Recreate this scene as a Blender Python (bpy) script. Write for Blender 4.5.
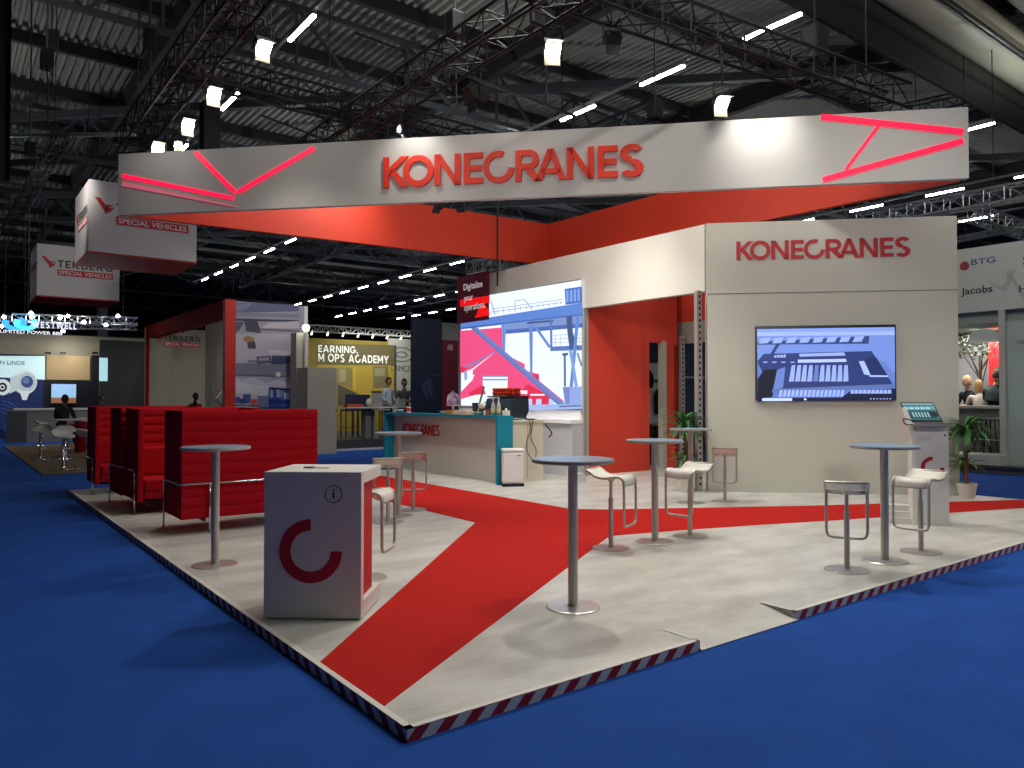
import bpy, bmesh, math, random
from mathutils import Vector, Matrix
random.seed(4)
for o in list(bpy.data.objects): bpy.data.objects.remove(o)
SC = bpy.context.scene
COL = SC.collection
PI = math.pi
# ------------------------------------------------------------------ camera
TH = math.radians(37.31); PITCH = math.atan(14/753); FPX = 753.0; EYE = 1.6
cam_d = bpy.data.cameras.new('camera'); cam = bpy.data.objects.new('camera', cam_d); COL.objects.link(cam)
cam.location = (0, 0, EYE); cam.rotation_euler = (PI/2 + PITCH, 0, -TH)
cam_d.sensor_width = 36; cam_d.lens = FPX/1024*36; cam_d.clip_end = 300; cam_d.clip_start = .05
SC.camera = cam
SC.view_settings.view_transform = 'Standard'; SC.view_settings.look = 'None'
SC.view_settings.gamma = 1; SC.view_settings.use_curve_mapping = False
SC.view_settings.exposure = 0.0
w = bpy.data.worlds.new('hall_air'); SC.world = w; w.use_nodes = True
w.node_tree.nodes['Background'].inputs[0].default_value = (.55, .62, .8, 1)
w.node_tree.nodes['Background'].inputs[1].default_value = .10

def light(kind, loc, energy, target=None, size=.3, color=(1, 1, 1), spot=90, blend=.6, size_y=None):
    d = bpy.data.lights.new('light', kind); d.energy = energy; d.color = color
    if kind == 'AREA':
        d.size = size
        if size_y: d.shape = 'RECTANGLE'; d.size_y = size_y
    elif kind == 'SPOT':
        d.spot_size = math.radians(spot); d.spot_blend = blend; d.shadow_soft_size = size
    else: d.shadow_soft_size = size
    o = bpy.data.objects.new('lamp_or_fill', d); COL.objects.link(o); o.location = loc
    if target is not None:
        o.rotation_euler = (Vector(target)-Vector(loc)).to_track_quat('-Z', 'Y').to_euler()
    return o
WARM = (1, .95, .86); NEUT = (1, .97, .92); COOL = (.80, .88, 1)
# the hall's own lamp rows that hang over the stand, above the frame
for a, b, e_ in ((6.46, 3, 260), (6.46, 9, 260), (14.87, -2, 300), (14.87, 4, 300)):
    light('AREA', (a, b, 9.9), e_, (a, b, 0), 3.0, NEUT, size_y=.3)
# added unseen up-spots that brighten the roof deck, no such fittings hang there
for a in (-12, 0, 11, 22, 34):
    for b in (6, 17, 28, 42, 58):
        light('SPOT', (a, b, 8.0), 300 if b < 30 else 280, (a+.01, b, 12), .05, (.93, 1, .95), 156, .5)
for a in (10, 19, 29): light('SPOT', (a, 3.0, 6.5), 300, (a+.01, 5.0, 12), .05, (1, .97, .86), 150, .5)  # more added up-spots, for the girder and ducts
# spots without fixtures, added to brighten the neighbouring stands and cube signs
for loc, tgt, e in [((7.5, 16.5, 8.5), (8.4, 22.4, 2.2), 1000), ((2.5, 24, 8.5), (4.2, 36, 2.5), 650), ((2.5, 17, 8), (3.2, 22, 0), 160), ((13, 15.5, 8.5), (13.5, 23, 2.5), 450), ((1.5, 15, 5.0), (4.8, 25, 7.2), 60), ((13.5, 5.5, 7), (18.3, 6.6, 3.4), 160), ((2.0, 25.5, 5.0), (4.6, 36, 7.0), 80)]:
    light('SPOT', loc, e, tgt, .2, WARM, 80, .9)
# long throw spots added outside the frame to brighten walls and platform edge
for loc, tgt, e, sz in [((3.4, -2.2, 4.75), (11.6, 6.8, 2.9), 1150, 32), ((9.5, -4.0, 6.0), (6.5, 2.6, 0), 420, 75), ((-.6, 3.4, 4.6), (10.2, 11.2, 3.2), 760, 36)]:
    light('SPOT', loc, e, tgt, .35, NEUT, sz, .7)
# stand spotlights: some at floodlights modelled below, others added inside the ring without housings
for loc, tgt, e, sz in [((6.2, 6.4, 6.0), (3.4, 2.2, 0), 480, 120), ((8.6, 6.1, 5.95), (7.4, 2.2, 0), 400, 120),
                        ((6.8, 9.7, 6.0), (10.6, 7.2, 2.4), 300, 80), ((5.95, 11.0, 6.1), (8.4, 11.6, 0), 560, 90),
                        ((3.1, 11.0, 6.1), (4.6, 9.6, 0), 260, 85),
                        ((7.6, 9.0, 5.9), (10.3, 10.6, 2.4), 240, 80)]:
    light('SPOT', loc, e, tgt, .12, WARM, sz, .8)
light('SPOT', (7.2, 9.2, 5.9), 420, (9.6, 9.6, 0), .12, NEUT, 85, .8)  # added to brighten the floor near the entrance, no housing
# banner wash added in front of the fascia, no fixtures there
for loc, tgt, e in [((4.6, 6.6, 6.5), (5.2, 10.4, 5.1), 50), ((6.6, 5.0, 6.5), (8.4, 7.2, 5.1), 44), ((1.9, 9.6, 6.3), (3.6, 12.0, 5.1), 48), ((9.0, 2.6, 6.4), (10.6, 5.0, 5.1), 10)]:
    light('SPOT', loc, e, tgt, .3, NEUT, 100, 1)

# ------------------------------------------------------------------ image rays to real planes
def ray(px, py):
    x = (px-512)/FPX; y = -(py-384)/FPX
    Y = math.cos(PITCH)-y*math.sin(PITCH); Z = math.sin(PITCH)+y*math.cos(PITCH)
    return Vector((x*math.cos(TH)+Y*math.sin(TH), -x*math.sin(TH)+Y*math.cos(TH), Z))
def hit(px, py, n, c):
    d = ray(px, py); n = Vector(n); e = Vector((0, 0, EYE))
    return e + d*((c-n.dot(e))/n.dot(d))
def onA(px, py, a): return hit(px, py, (1, 0, 0), a)
def onB(px, py, b): return hit(px, py, (0, 1, 0), b)
def onZ(px, py, z): return hit(px, py, (0, 0, 1), z)
def onD(px, py, c): return hit(px, py, (1, 1, 0), c)

# ------------------------------------------------------------------ materials
def lin(h):
    h = h.lstrip('#'); r = []
    for i in (0, 2, 4):
        v = int(h[i:i+2], 16)/255
        r.append(v/12.92 if v <= .04045 else ((v+.055)/1.055)**2.4)
    return (*r, 1)
MC = {}
def mat(h, rough=.6, metal=0, emit=0, noise=0, nscale=5, trans=0, alpha=1, coat=0, bump=0, ior=1.45):
    k = (h, rough, metal, emit, noise, nscale, trans, alpha, coat, bump)
    if k in MC: return MC[k]
    m = bpy.data.materials.new('mat_'+h.strip('#')); m.use_nodes = True
    nt = m.node_tree; b = nt.nodes['Principled BSDF']; c = lin(h)
    b.inputs['Base Color'].default_value = c; b.inputs['Roughness'].default_value = rough
    b.inputs['Metallic'].default_value = metal; b.inputs['IOR'].default_value = ior
    if trans: b.inputs['Transmission Weight'].default_value = trans
    if alpha < 1: b.inputs['Alpha'].default_value = alpha
    if rough >= .85: b.inputs['Specular IOR Level'].default_value = .12
    if coat: b.inputs['Coat Weight'].default_value = coat
    if emit:
        b.inputs['Emission Color'].default_value = c; b.inputs['Emission Strength'].default_value = emit
        if emit >= 1: b.inputs['Base Color'].default_value = (.02, .02, .02, 1)
    if noise or bump:
        tc = nt.nodes.new('ShaderNodeTexCoord'); n = nt.nodes.new('ShaderNodeTexNoise')
        n.inputs['Scale'].default_value = nscale; n.inputs['Detail'].default_value = 5
        nt.links.new(tc.outputs['Object'], n.inputs['Vector'])
    if noise:
        r = nt.nodes.new('ShaderNodeMapRange'); r.inputs[3].default_value = 1-noise; r.inputs[4].default_value = 1+noise
        r.inputs[1].default_value = .3; r.inputs[2].default_value = .7
        mx = nt.nodes.new('ShaderNodeVectorMath'); mx.operation = 'SCALE'; mx.inputs[0].default_value = c[:3]
        nt.links.new(n.outputs[0], r.inputs[0]); nt.links.new(r.outputs[0], mx.inputs['Scale'])
        nt.links.new(mx.outputs[0], b.inputs['Base Color'])
    if bump:
        bp = nt.nodes.new('ShaderNodeBump'); bp.inputs['Strength'].default_value = bump; bp.inputs['Distance'].default_value = .01
        nt.links.new(n.outputs[0], bp.inputs['Height']); nt.links.new(bp.outputs[0], b.inputs['Normal'])
    MC[k] = m; return m

def deck_mat():
    m = bpy.data.materials.new('vinyl_deck'); m.use_nodes = True; nt = m.node_tree; b = nt.nodes['Principled BSDF']
    tc = nt.nodes.new('ShaderNodeTexCoord'); mp = nt.nodes.new('ShaderNodeMapping'); mp.inputs['Scale'].default_value = (.6, 1.3, 1)
    n = nt.nodes.new('ShaderNodeTexNoise'); n.inputs['Scale'].default_value = 2.2; n.inputs['Detail'].default_value = 8; n.inputs['Roughness'].default_value = .65
    br = nt.nodes.new('ShaderNodeTexBrick'); br.inputs['Scale'].default_value = 1
    br.inputs['Brick Width'].default_value = 1.22; br.inputs['Row Height'].default_value = .23; br.inputs['Mortar Size'].default_value = .0015
    br.inputs['Color1'].default_value = (.93, .93, .93, 1); br.inputs['Color2'].default_value = (1, 1, 1, 1); br.inputs['Mortar'].default_value = (.8, .8, .8, 1)
    cr = nt.nodes.new('ShaderNodeValToRGB'); cr.color_ramp.elements[0].color = lin('#adaba2'); cr.color_ramp.elements[1].color = lin('#d4d3cb')
    cr.color_ramp.elements[0].position = .3; cr.color_ramp.elements[1].position = .66
    mx = nt.nodes.new('ShaderNodeMixRGB'); mx.blend_type = 'MULTIPLY'; mx.inputs[0].default_value = 1
    L = nt.links.new
    L(tc.outputs['Object'], mp.inputs[0]); L(mp.outputs[0], n.inputs['Vector']); L(tc.outputs['Object'], br.inputs['Vector'])
    L(n.outputs[0], cr.inputs[0]); L(cr.outputs[0], mx.inputs[1]); L(br.outputs[0], mx.inputs[2]); L(mx.outputs[0], b.inputs['Base Color'])
    b.inputs['Roughness'].default_value = .42
    return m
def tape_mat():
    m = bpy.data.materials.new('hazard_tape'); m.use_nodes = True; nt = m.node_tree; b = nt.nodes['Principled BSDF']
    tc = nt.nodes.new('ShaderNodeTexCoord'); sp = nt.nodes.new('ShaderNodeSeparateXYZ')
    L = nt.links.new; L(tc.outputs['Object'], sp.inputs[0])
    a1 = nt.nodes.new('ShaderNodeMath'); a1.operation = 'ADD'; L(sp.outputs[0], a1.inputs[0]); L(sp.outputs[1], a1.inputs[1])
    a2 = nt.nodes.new('ShaderNodeMath'); a2.operation = 'SUBTRACT'; L(a1.outputs[0], a2.inputs[0]); L(sp.outputs[2], a2.inputs[1])
    a3 = nt.nodes.new('ShaderNodeMath'); a3.operation = 'MULTIPLY'; a3.inputs[1].default_value = 6.2; L(a2.outputs[0], a3.inputs[0])
    a4 = nt.nodes.new('ShaderNodeMath'); a4.operation = 'FRACT'; L(a3.outputs[0], a4.inputs[0])
    a5 = nt.nodes.new('ShaderNodeMath'); a5.operation = 'GREATER_THAN'; a5.inputs[1].default_value = .5; L(a4.outputs[0], a5.inputs[0])
    mx = nt.nodes.new('ShaderNodeMixRGB'); mx.inputs[1].default_value = lin('#c9c9c6'); mx.inputs[2].default_value = lin('#9c1420')
    L(a5.outputs[0], mx.inputs[0]); L(mx.outputs[0], b.inputs['Base Color']); b.inputs['Roughness'].default_value = .5
    return m

WHITE = mat('#cfccc2', .55, noise=.02, nscale=.7)
WALLM = mat('#c4c4b6', .6, noise=.02, nscale=.5)
LAQ = mat('#dedcd6', .35)
STEEL = mat('#c2bdb6', .5, .55, noise=.05, nscale=20)
CHROME = mat('#d8d8d8', .12, 1)
TABLETOP = mat('#7f98ac', .28, noise=.04, nscale=9)
TABLEDGE = mat('#a6a49e', .45)
SEATW = mat('#dcd8ce', .4)
REDF = mat('#ae131f', .85, noise=.06, nscale=60, bump=.15)
REDS = mat('#e2452f', .6)
REDL = mat('#d22a20', .45)
BLACK = mat('#0c0c0d', .55)
TRUSSM = mat('#0d0e10', .55, .15)
ALU = mat('#b9bcbf', .35, .9)
DARKST = mat('#1e2020', .6)
TURQ = mat('#14829c', .45)
NAVY = mat('#0f1a33', .6)

# ------------------------------------------------------------------ mesh builder
class MB:
    def __init__(s): s.v = []; s.f = []; s.mi = []; s.cur = 0
    def add(s, vs, fs):
        n = len(s.v); s.v += [tuple(v) for v in vs]
        for f in fs: s.f.append([i+n for i in f]); s.mi.append(s.cur)
        return s
    def box(s, lo, hi):
        (x0, y0, z0), (x1, y1, z1) = lo, hi
        return s.add([(x0,y0,z0),(x1,y0,z0),(x1,y1,z0),(x0,y1,z0),(x0,y0,z1),(x1,y0,z1),(x1,y1,z1),(x0,y1,z1)],
                     [(0,3,2,1),(4,5,6,7),(0,1,5,4),(1,2,6,5),(2,3,7,6),(3,0,4,7)])
    def obox(s, o, ux, uy, uz):   # corner o + three edge vectors
        o, ux, uy, uz = map(Vector, (o, ux, uy, uz))
        p = [o, o+ux, o+ux+uy, o+uy]; return s.add(p+[q+uz for q in p], [(0,3,2,1),(4,5,6,7),(0,1,5,4),(1,2,6,5),(2,3,7,6),(3,0,4,7)])
    def bar(s, p0, p1, wdt, h, up=(0, 0, 1)):
        p0, p1 = Vector(p0), Vector(p1); d = (p1-p0); up = Vector(up)
        if abs(d.normalized().dot(up)) > .99: up = Vector((1, 0, 0))
        sd = d.cross(up).normalized()*wdt; u2 = sd.cross(d).normalized()*h
        return s.obox(p0-sd/2-u2/2, sd, u2, d)
    def prism(s, poly, vec):
        n = len(poly); poly = [Vector(p) for p in poly]; vec = Vector(vec)
        return s.add(poly+[p+vec for p in poly], [tuple(range(n))[::-1], tuple(range(n, 2*n))]+[(i, (i+1) % n, (i+1) % n+n, i+n) for i in range(n)])
    def poly(s, pts): return s.add(pts, [tuple(range(len(pts)))])
    def tube(s, pts, r, n=8, closed=False, r2=None):
        pts = [Vector(p) for p in pts]; m = len(pts); rings = []
        up = Vector((0, 0, 1)); prev = None
        for i, p in enumerate(pts):
            if closed: t = (pts[(i+1) % m]-pts[i-1])
            else: t = pts[min(i+1, m-1)]-pts[max(i-1, 0)]
            t.normalize()
            if prev is None:
                a = t.cross(up)
                if a.length < .05: a = t.cross(Vector((1, 0, 0)))
            else: a = prev-t*prev.dot(t)
            a.normalize(); prev = a; b = t.cross(a)
            rr = r if r2 is None else r+(r2-r)*i/(m-1)
            rings.append([p+(a*math.cos(2*PI*k/n)+b*math.sin(2*PI*k/n))*rr for k in range(n)])
        vs = [q for rg in rings for q in rg]; fs = []
        for i in range(m if closed else m-1):
            j = (i+1) % m
            fs += [(i*n+k, i*n+(k+1) % n, j*n+(k+1) % n, j*n+k) for k in range(n)]
        if not closed: fs += [tuple(range(n))[::-1], tuple(range((m-1)*n, m*n))]
        return s.add(vs, fs)
    def lathe(s, prof, c=(0, 0, 0), n=28):
        cx, cy, cz = c; vs = []; fs = []; m = len(prof)
        for r, z in prof: vs += [(cx+r*math.cos(2*PI*k/n), cy+r*math.sin(2*PI*k/n), cz+z) for k in range(n)]
        for i in range(m-1): fs += [(i*n+k, i*n+(k+1) % n, (i+1)*n+(k+1) % n, (i+1)*n+k) for k in range(n)]
        fs += [tuple(range(n))[::-1], tuple(range((m-1)*n, m*n))]
        return s.add(vs, fs)
    def ball(s, c, r, n=14, m=9, sc=(1, 1, 1)):
        vs = []; fs = []
        for i in range(m+1):
            t = PI*i/m
            for k in range(n): vs.append((c[0]+r*sc[0]*math.sin(t)*math.cos(2*PI*k/n), c[1]+r*sc[1]*math.sin(t)*math.sin(2*PI*k/n), c[2]+r*sc[2]*math.cos(t)))
        for i in range(m): fs += [(i*n+k, (i+1)*n+k, (i+1)*n+(k+1) % n, i*n+(k+1) % n) for k in range(n)]
        return s.add(vs, fs)
    def build(s, name, m, parent=None, world=False, smooth=False, bevel=0, seg=2, origin=None, base=False):
        vs = [Vector(v) for v in s.v]; loc = Vector((0, 0, 0))
        if parent is None and base:
            xs = [v.x for v in vs]; ys = [v.y for v in vs]; zs = [v.z for v in vs]
            loc = Vector(((min(xs)+max(xs))/2, (min(ys)+max(ys))/2, min(zs))); vs = [v-loc for v in vs]
        if parent is not None and world:
            inv = wmat(parent).inverted(); vs = [inv @ v for v in vs]
        me = bpy.data.meshes.new(name); me.from_pydata([tuple(v) for v in vs], [], s.f)
        ms = m if isinstance(m, (list, tuple)) else [m]
        for x in ms: me.materials.append(x)
        for p, i in zip(me.polygons, s.mi): p.material_index = i; p.use_smooth = smooth
        bm = bmesh.new(); bm.from_mesh(me)
        if bevel:
            bmesh.ops.remove_doubles(bm, verts=bm.verts, dist=1e-5)
            es = [e for e in bm.edges if len(e.link_faces) == 2 and e.calc_face_angle(0) > .6]
            bmesh.ops.bevel(bm, geom=es, offset=bevel, segments=seg, affect='EDGES', profile=.6, clamp_overlap=True)
        bm.normal_update(); bmesh.ops.recalc_face_normals(bm, faces=bm.faces); bm.to_mesh(me); bm.free()
        o = bpy.data.objects.new(name, me); COL.objects.link(o); o.location = loc
        if parent is not None: o.parent = parent
        return o
def wmat(o):
    m = Matrix.LocRotScale(o.location, o.rotation_euler, o.scale)
    return wmat(o.parent) @ m if o.parent else m
def tag(o, label, cat, group=None, kind=None):
    if label: o['label'] = label
    if cat: o['category'] = cat
    if group: o['group'] = group
    if kind: o['kind'] = kind
    return o
def struct(o): o['kind'] = 'structure'; return o
def thing(name, label, cat, loc=(0, 0, 0), rz=0, group=None):
    o = bpy.data.objects.new(name, None); COL.objects.link(o); o.empty_display_size = .2
    o.location = loc; o.rotation_euler = (0, 0, rz); return tag(o, label, cat, group)
def copy_tree(o, parent=None):
    c = o.copy(); COL.objects.link(c); c.parent = parent
    for ch in list(o.children): copy_tree(ch, c)
    return c
def dup(o, loc, rz, label):
    c = copy_tree(o); c.location = loc; c.rotation_euler = (0, 0, rz); c['label'] = label; return c

# text as flat or raised mesh, fitted into a box: o = lower left, u = writing direction, v = up
def text_mb(mb, body, o, u, v, wd, ht, depth=.004, bold=.0, shear=0):
    cu = bpy.data.curves.new('t', 'FONT'); cu.body = body; cu.size = 1; cu.offset = bold; cu.shear = shear; cu.resolution_u = 3
    ob = bpy.data.objects.new('t', cu); COL.objects.link(ob)
    bpy.context.view_layer.update(); dg = bpy.context.evaluated_depsgraph_get(); ev = ob.evaluated_get(dg); me = ev.to_mesh()
    vs = [q.co.copy() for q in me.vertices]; fs = [tuple(p.vertices) for p in me.polygons]; ev.to_mesh_clear()
    bpy.data.objects.remove(ob); bpy.data.curves.remove(cu)
    x0 = min(q.x for q in vs); x1 = max(q.x for q in vs); y0 = min(q.y for q in vs); y1 = max(q.y for q in vs)
    o = Vector(o); u = Vector(u).normalized(); v = Vector(v).normalized(); nrm = u.cross(v)
    P = [o+u*((q.x-x0)/(x1-x0)*wd)+v*((q.y-y0)/(y1-y0)*ht) for q in vs]
    n = len(P); ed = {}
    for f in fs:
        for i in range(len(f)): ed[(f[i], f[(i+1) % len(f)])] = 1
    F = [tuple(i+n for i in f) for f in fs]+[f[::-1] for f in fs]
    for (a, b) in ed:
        if (b, a) not in ed: F.append((a, b, b+n, a+n))
    mb.add(P+[q+nrm*depth for q in P], F)
    return mb

# custom geometric capitals (height 1) for the big company lettering
def arcstrip(cx, cy, ro, ri, a0, a1, n=20):
    q = []
    for i in range(n):
        t0 = math.radians(a0+(a1-a0)*i/n); t1 = math.radians(a0+(a1-a0)*(i+1)/n)
        q.append([(cx+ri*math.cos(t0), cy+ri*math.sin(t0)), (cx+ro*math.cos(t0), cy+ro*math.sin(t0)), (cx+ro*math.cos(t1), cy+ro*math.sin(t1)), (cx+ri*math.cos(t1), cy+ri*math.sin(t1))])
    return q
def R4(x0, y0, x1, y1): return [(x0, y0), (x1, y0), (x1, y1), (x0, y1)]
S_ = .2
GLY = {
 'K': (.86, [R4(0, 0, S_, 1), [(S_, .40), (.34, .52), (.86, 1), (.60, 1), (S_, .63)], [(.20, .52), (.60, 0), (.88, 0), (.38, .60)]]),
 'O': (1.0, arcstrip(.5, .5, .52, .32, 0, 360, 36)),
 'N': (.88, [R4(0, 0, S_, 1), R4(.68, 0, .88, 1), [(0, 1), (.21, 1), (.88, 0), (.67, 0)]]),
 'E': (.64, [R4(0, 0, S_, 1), R4(S_, 0, .64, .19), R4(S_, .41, .60, .59), R4(S_, .81, .64, 1)]),
 'C': (1.0, arcstrip(.5, .5, .52, .33, 68, 355, 30)),
 'R': (.86, [R4(0, 0, S_, 1), R4(S_, .81, .46, 1), R4(S_, .38, .46, .56)]+arcstrip(.46, .69, .31, .12, -90, 90, 14)+[[(.28, .40), (.60, 0), (.86, 0), (.56, .42)]]),
 'A': (1.0, [[(0, 0), (.22, 0), (.60, 1), (.40, 1)], [(.78, 0), (1.0, 0), (.60, 1), (.40, 1)], R4(.2, .2, .8, .37)]),
 'S': (.84, [[((x-.36)*1.3+.42, y) for x, y in q_] for q_ in arcstrip(.36, .735, .285, .10, 28, 270, 16)+arcstrip(.36, .265, .285, .10, 90, -152, 16)]),
}
GLY.update({
 'G': (1.0, arcstrip(.5, .5, .52, .32, 45, 345, 28)+[R4(.52, .36, 1.0, .54)]),
 'I': (S_, [R4(0, 0, S_, 1)]), 'L': (.58, [R4(0, 0, S_, 1), R4(S_, 0, .58, .19)]), 'T': (.72, [R4(.26, 0, .46, 1), R4(0, .81, .72, 1)]),
 'M': (1.0, [R4(0, 0, .19, 1), R4(.81, 0, 1, 1), [(.0, 1), (.20, 1), (.58, .25), (.42, .25)], [(.80, 1), (1.0, 1), (.58, .25), (.42, .25)]]),
 'D': (.86, [R4(0, 0, S_, 1), R4(S_, .81, .40, 1), R4(S_, 0, .40, .19)]+[[((x-.4)*.9+.4, y) for x, y in q_] for q_ in arcstrip(.40, .5, .5, .31, -90, 90, 18)]),
 'P': (.76, [R4(0, 0, S_, 1), R4(S_, .81, .46, 1), R4(S_, .38, .46, .56)]+arcstrip(.46, .69, .31, .12, -90, 90, 14)),
 'B': (.80, [R4(0, 0, S_, 1), R4(S_, .82, .48, 1), R4(S_, .42, .5, .59), R4(S_, 0, .5, .18)]+arcstrip(.47, .745, .255, .085, -90, 90, 12)+arcstrip(.5, .295, .295, .115, -90, 90, 12)),
 'Y': (.92, [R4(.36, 0, .56, .45), [(0, 1), (.23, 1), (.56, .42), (.36, .42)], [(.69, 1), (.92, 1), (.56, .42), (.36, .42)]]),
 'W': (1.4, [[(0, 1), (.21, 1), (.48, 0), (.28, 0)], [(.28, 0), (.48, 0), (.80, 1), (.62, 1)], [(.62, 1), (.80, 1), (1.12, 0), (.92, 0)], [(.92, 0), (1.12, 0), (1.4, 1), (1.19, 1)]]),
 '.': (.2, [R4(0, 0, .2, .2)]), ' ': (.35, [])})
def caps(mb, body, o, u, v, wd, ht, depth=.004, gap=.13):
    o = Vector(o); u = Vector(u).normalized(); v = Vector(v).normalized(); nrm = u.cross(v); x = 0; L = []
    for ch in body: L.append((x, ch)); x += GLY[ch][0]+gap
    tot = x-gap
    for x0, ch in L:
        for pl in GLY[ch][1]: mb.prism([o+u*((x0+a)/tot*wd)+v*(b*ht) for a, b in pl], nrm*depth)
    return mb
POS = dict(zip(range(10), [0, .70, 1.75, 2.74, 3.40, 4.45, 5.10, 6.12, 7.12, 7.78]))
def company(o, u, v, wd, ht, depth, sink, eachmat=None):
    """returns a list of MB, one a letter"""
    o = Vector(o); u = Vector(u).normalized(); v = Vector(v).normalized(); nrm = u.cross(v); out = []
    tot = 8.62
    for i, ch in enumerate('KONECRANES'):
        mb = MB()
        for pl in GLY[ch][1]:
            mb.prism([o+u*((POS[i]+x)/tot*wd)+v*(y*ht)-nrm*sink for x, y in pl], nrm*(depth+sink))
        out.append(mb)
    return out

# flat traced artwork: polygons in image pixels thrown on a real plane, stacked by hairline offsets toward nrm
def artwork(name, polys, plane, nrm, parent, emit=0, off0=.004, step=.0012, rough=.5):
    mb = MB(); cols = []; nrm = Vector(nrm)
    for i, (h, pts) in enumerate(polys):
        if h not in cols: cols.append(h)
        mb.cur = cols.index(h)
        mb.poly([plane(x, y)+nrm*(off0+step*i) for x, y in pts])
    ms = [mat(h, rough, emit=emit) for h in cols]
    return mb.build(name, ms, parent, world=True)
def ln(x0, y0, x1, y1, t):
    d = Vector((x1-x0, y1-y0)); n = Vector((-d.y, d.x)).normalized()*t/2
    return [(x0+n.x, y0+n.y), (x1+n.x, y1+n.y), (x1-n.x, y1-n.y), (x0-n.x, y0-n.y)]
def crop(x0, y0, s):
    return lambda pts: [(x0+x/s, y0+y/s) for x, y in pts]

# ================================================================== HALL SHELL
CARPET = mat('#214a97', .95, noise=.10, nscale=3)
struct(MB().box((-30, -16, -.2), (75, 95, 0)).build('floor', CARPET))
DW = mat('#0b0d10', .8)
struct(MB().box((-30, 94, 0), (75, 95, 13)).build('wall_back', DW))
struct(MB().box((74, -16, 0), (75, 94, 13)).build('wall_right', DW))
struct(MB().box((-31, -16, 0), (-30, 94, 13)).build('wall_left', mat('#2a2d31', .8)))
# corrugated roof deck: ribs run along b
mb = MB(); p = .26; x = -30.0; rows = []
while x < 75:
    rows += [(x, 12.4), (x+.09, 12.4), (x+.13, 12.52), (x+.22, 12.52)]; x += p
vs = [(x, -16, z) for x, z in rows]+[(x, 94, z) for x, z in rows]; n = len(rows)
mb.add(vs, [(i, i+1, n+i+1, n+i) for i in range(n-1)])
ceil = struct(mb.build('ceiling', mat('#7c7c76', .75)))
def lattice(mb, p0, p1, h, pitch, w=.1, t=.06, side=None):
    p0, p1 = Vector(p0), Vector(p1); L = (p1-p0).length; u = (p1-p0)/L; up = Vector((0, 0, h))
    mb.bar(p0, p1, w, w); mb.bar(p0+up, p1+up, w, w); k = max(1, round(L/pitch))
    for i in range(k):
        q0 = p0+u*(L*i/k); q1 = p0+u*(L*(i+.5)/k); q2 = p0+u*(L*(i+1)/k)
        mb.bar(q0, q1+up, t, t); mb.bar(q1+up, q2, t, t); mb.bar(q1, q1+up, t*.8, t*.8)
    return mb
BEAM = mat('#201f1d', .7); BEAM2 = mat('#34363a', .6)
for b in range(10, 92, 4):
    MB().box((-30, b, 12.0), (74, b+.18, 12.36)).build('roof_purlin', BEAM, ceil)
for a in (-12, -3.5, 5, 13.5, 22, 30.5, 39, 47.5, 56):
    MB().box((a, -16, 11.6), (a+.26, 94, 12.3)).build('roof_beam', BEAM, ceil)
for k in range(-3, 13):   # diagonal wind bracing
    c = k*6.5+6
    if c > 18: MB().bar((c+22, -8, 11.3), (c-34, 48, 11.3), .22, .26).build('roof_brace', BEAM2, ceil)
for b in (19, 31, 43, 55, 67, 79):
    lattice(MB(), (-30, b, 10.25), (74, b, 10.25), 1.6, 3.2, .14, .08).build('roof_truss', BEAM2, ceil)
for a in (-16, 19, 36, 52):
    lattice(MB(), (a, 17, 10.3), (a, 92, 10.3), 1.3, 2.6, .1, .06).build('roof_truss', BEAM2, ceil)
for b in range(16, 60, 8):
    for a in (-8, 9.5, 17.5, 29, 44):
        MB().bar((a, b, 9.7), (a+5, b+6, 12.2), .07, .07).bar((a+5, b, 9.7), (a, b+4, 12.2), .07, .07).build('roof_rod', BEAM2, ceil)
# big cross beam, duct and pipe on the right
def on(o, label, cat): return tag(o, label, cat)
g = thing('roof_girder', 'huge dark steel box girder crossing the upper right corner under the roof', 'girder', (20, 8.6, 10))
MB().box((0, 8.25, 10.0), (74, 9.0, 11.6)).build('web', mat('#33342f', .6), g, world=True)
MB().box((0, 8.95, 9.96), (74, 9.06, 10.05)).box((0, 8.18, 9.96), (74, 8.27, 10.05)).build('flange', mat('#23241f', .6), g, world=True)
tag(MB().tube([(x, 7.62, 10.55) for x in (-5, 20, 45, 74)], .55, 24).build('ventilation_duct', mat('#8e8a7c', .55, noise=.08, nscale=.6), smooth=True), 'beige round ventilation duct running beside the huge dark girder', 'duct')
tag(MB().tube([(x, 6.98, 10.0) for x in (-5, 20, 45, 74)], .07, 12).build('sprinkler_pipe', mat('#1c1b18', .4), smooth=True), 'thin dark pipe between the beige duct and the pale wide duct', 'pipe')
tag(MB().tube([(x, 4.9, 11.2) for x in (-5, 20, 45, 74)], 1.75, 40).build('ventilation_duct', mat('#a9a592', .6, noise=.05, nscale=.4), smooth=True), 'very wide pale ventilation duct filling the top right corner', 'duct')

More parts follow.
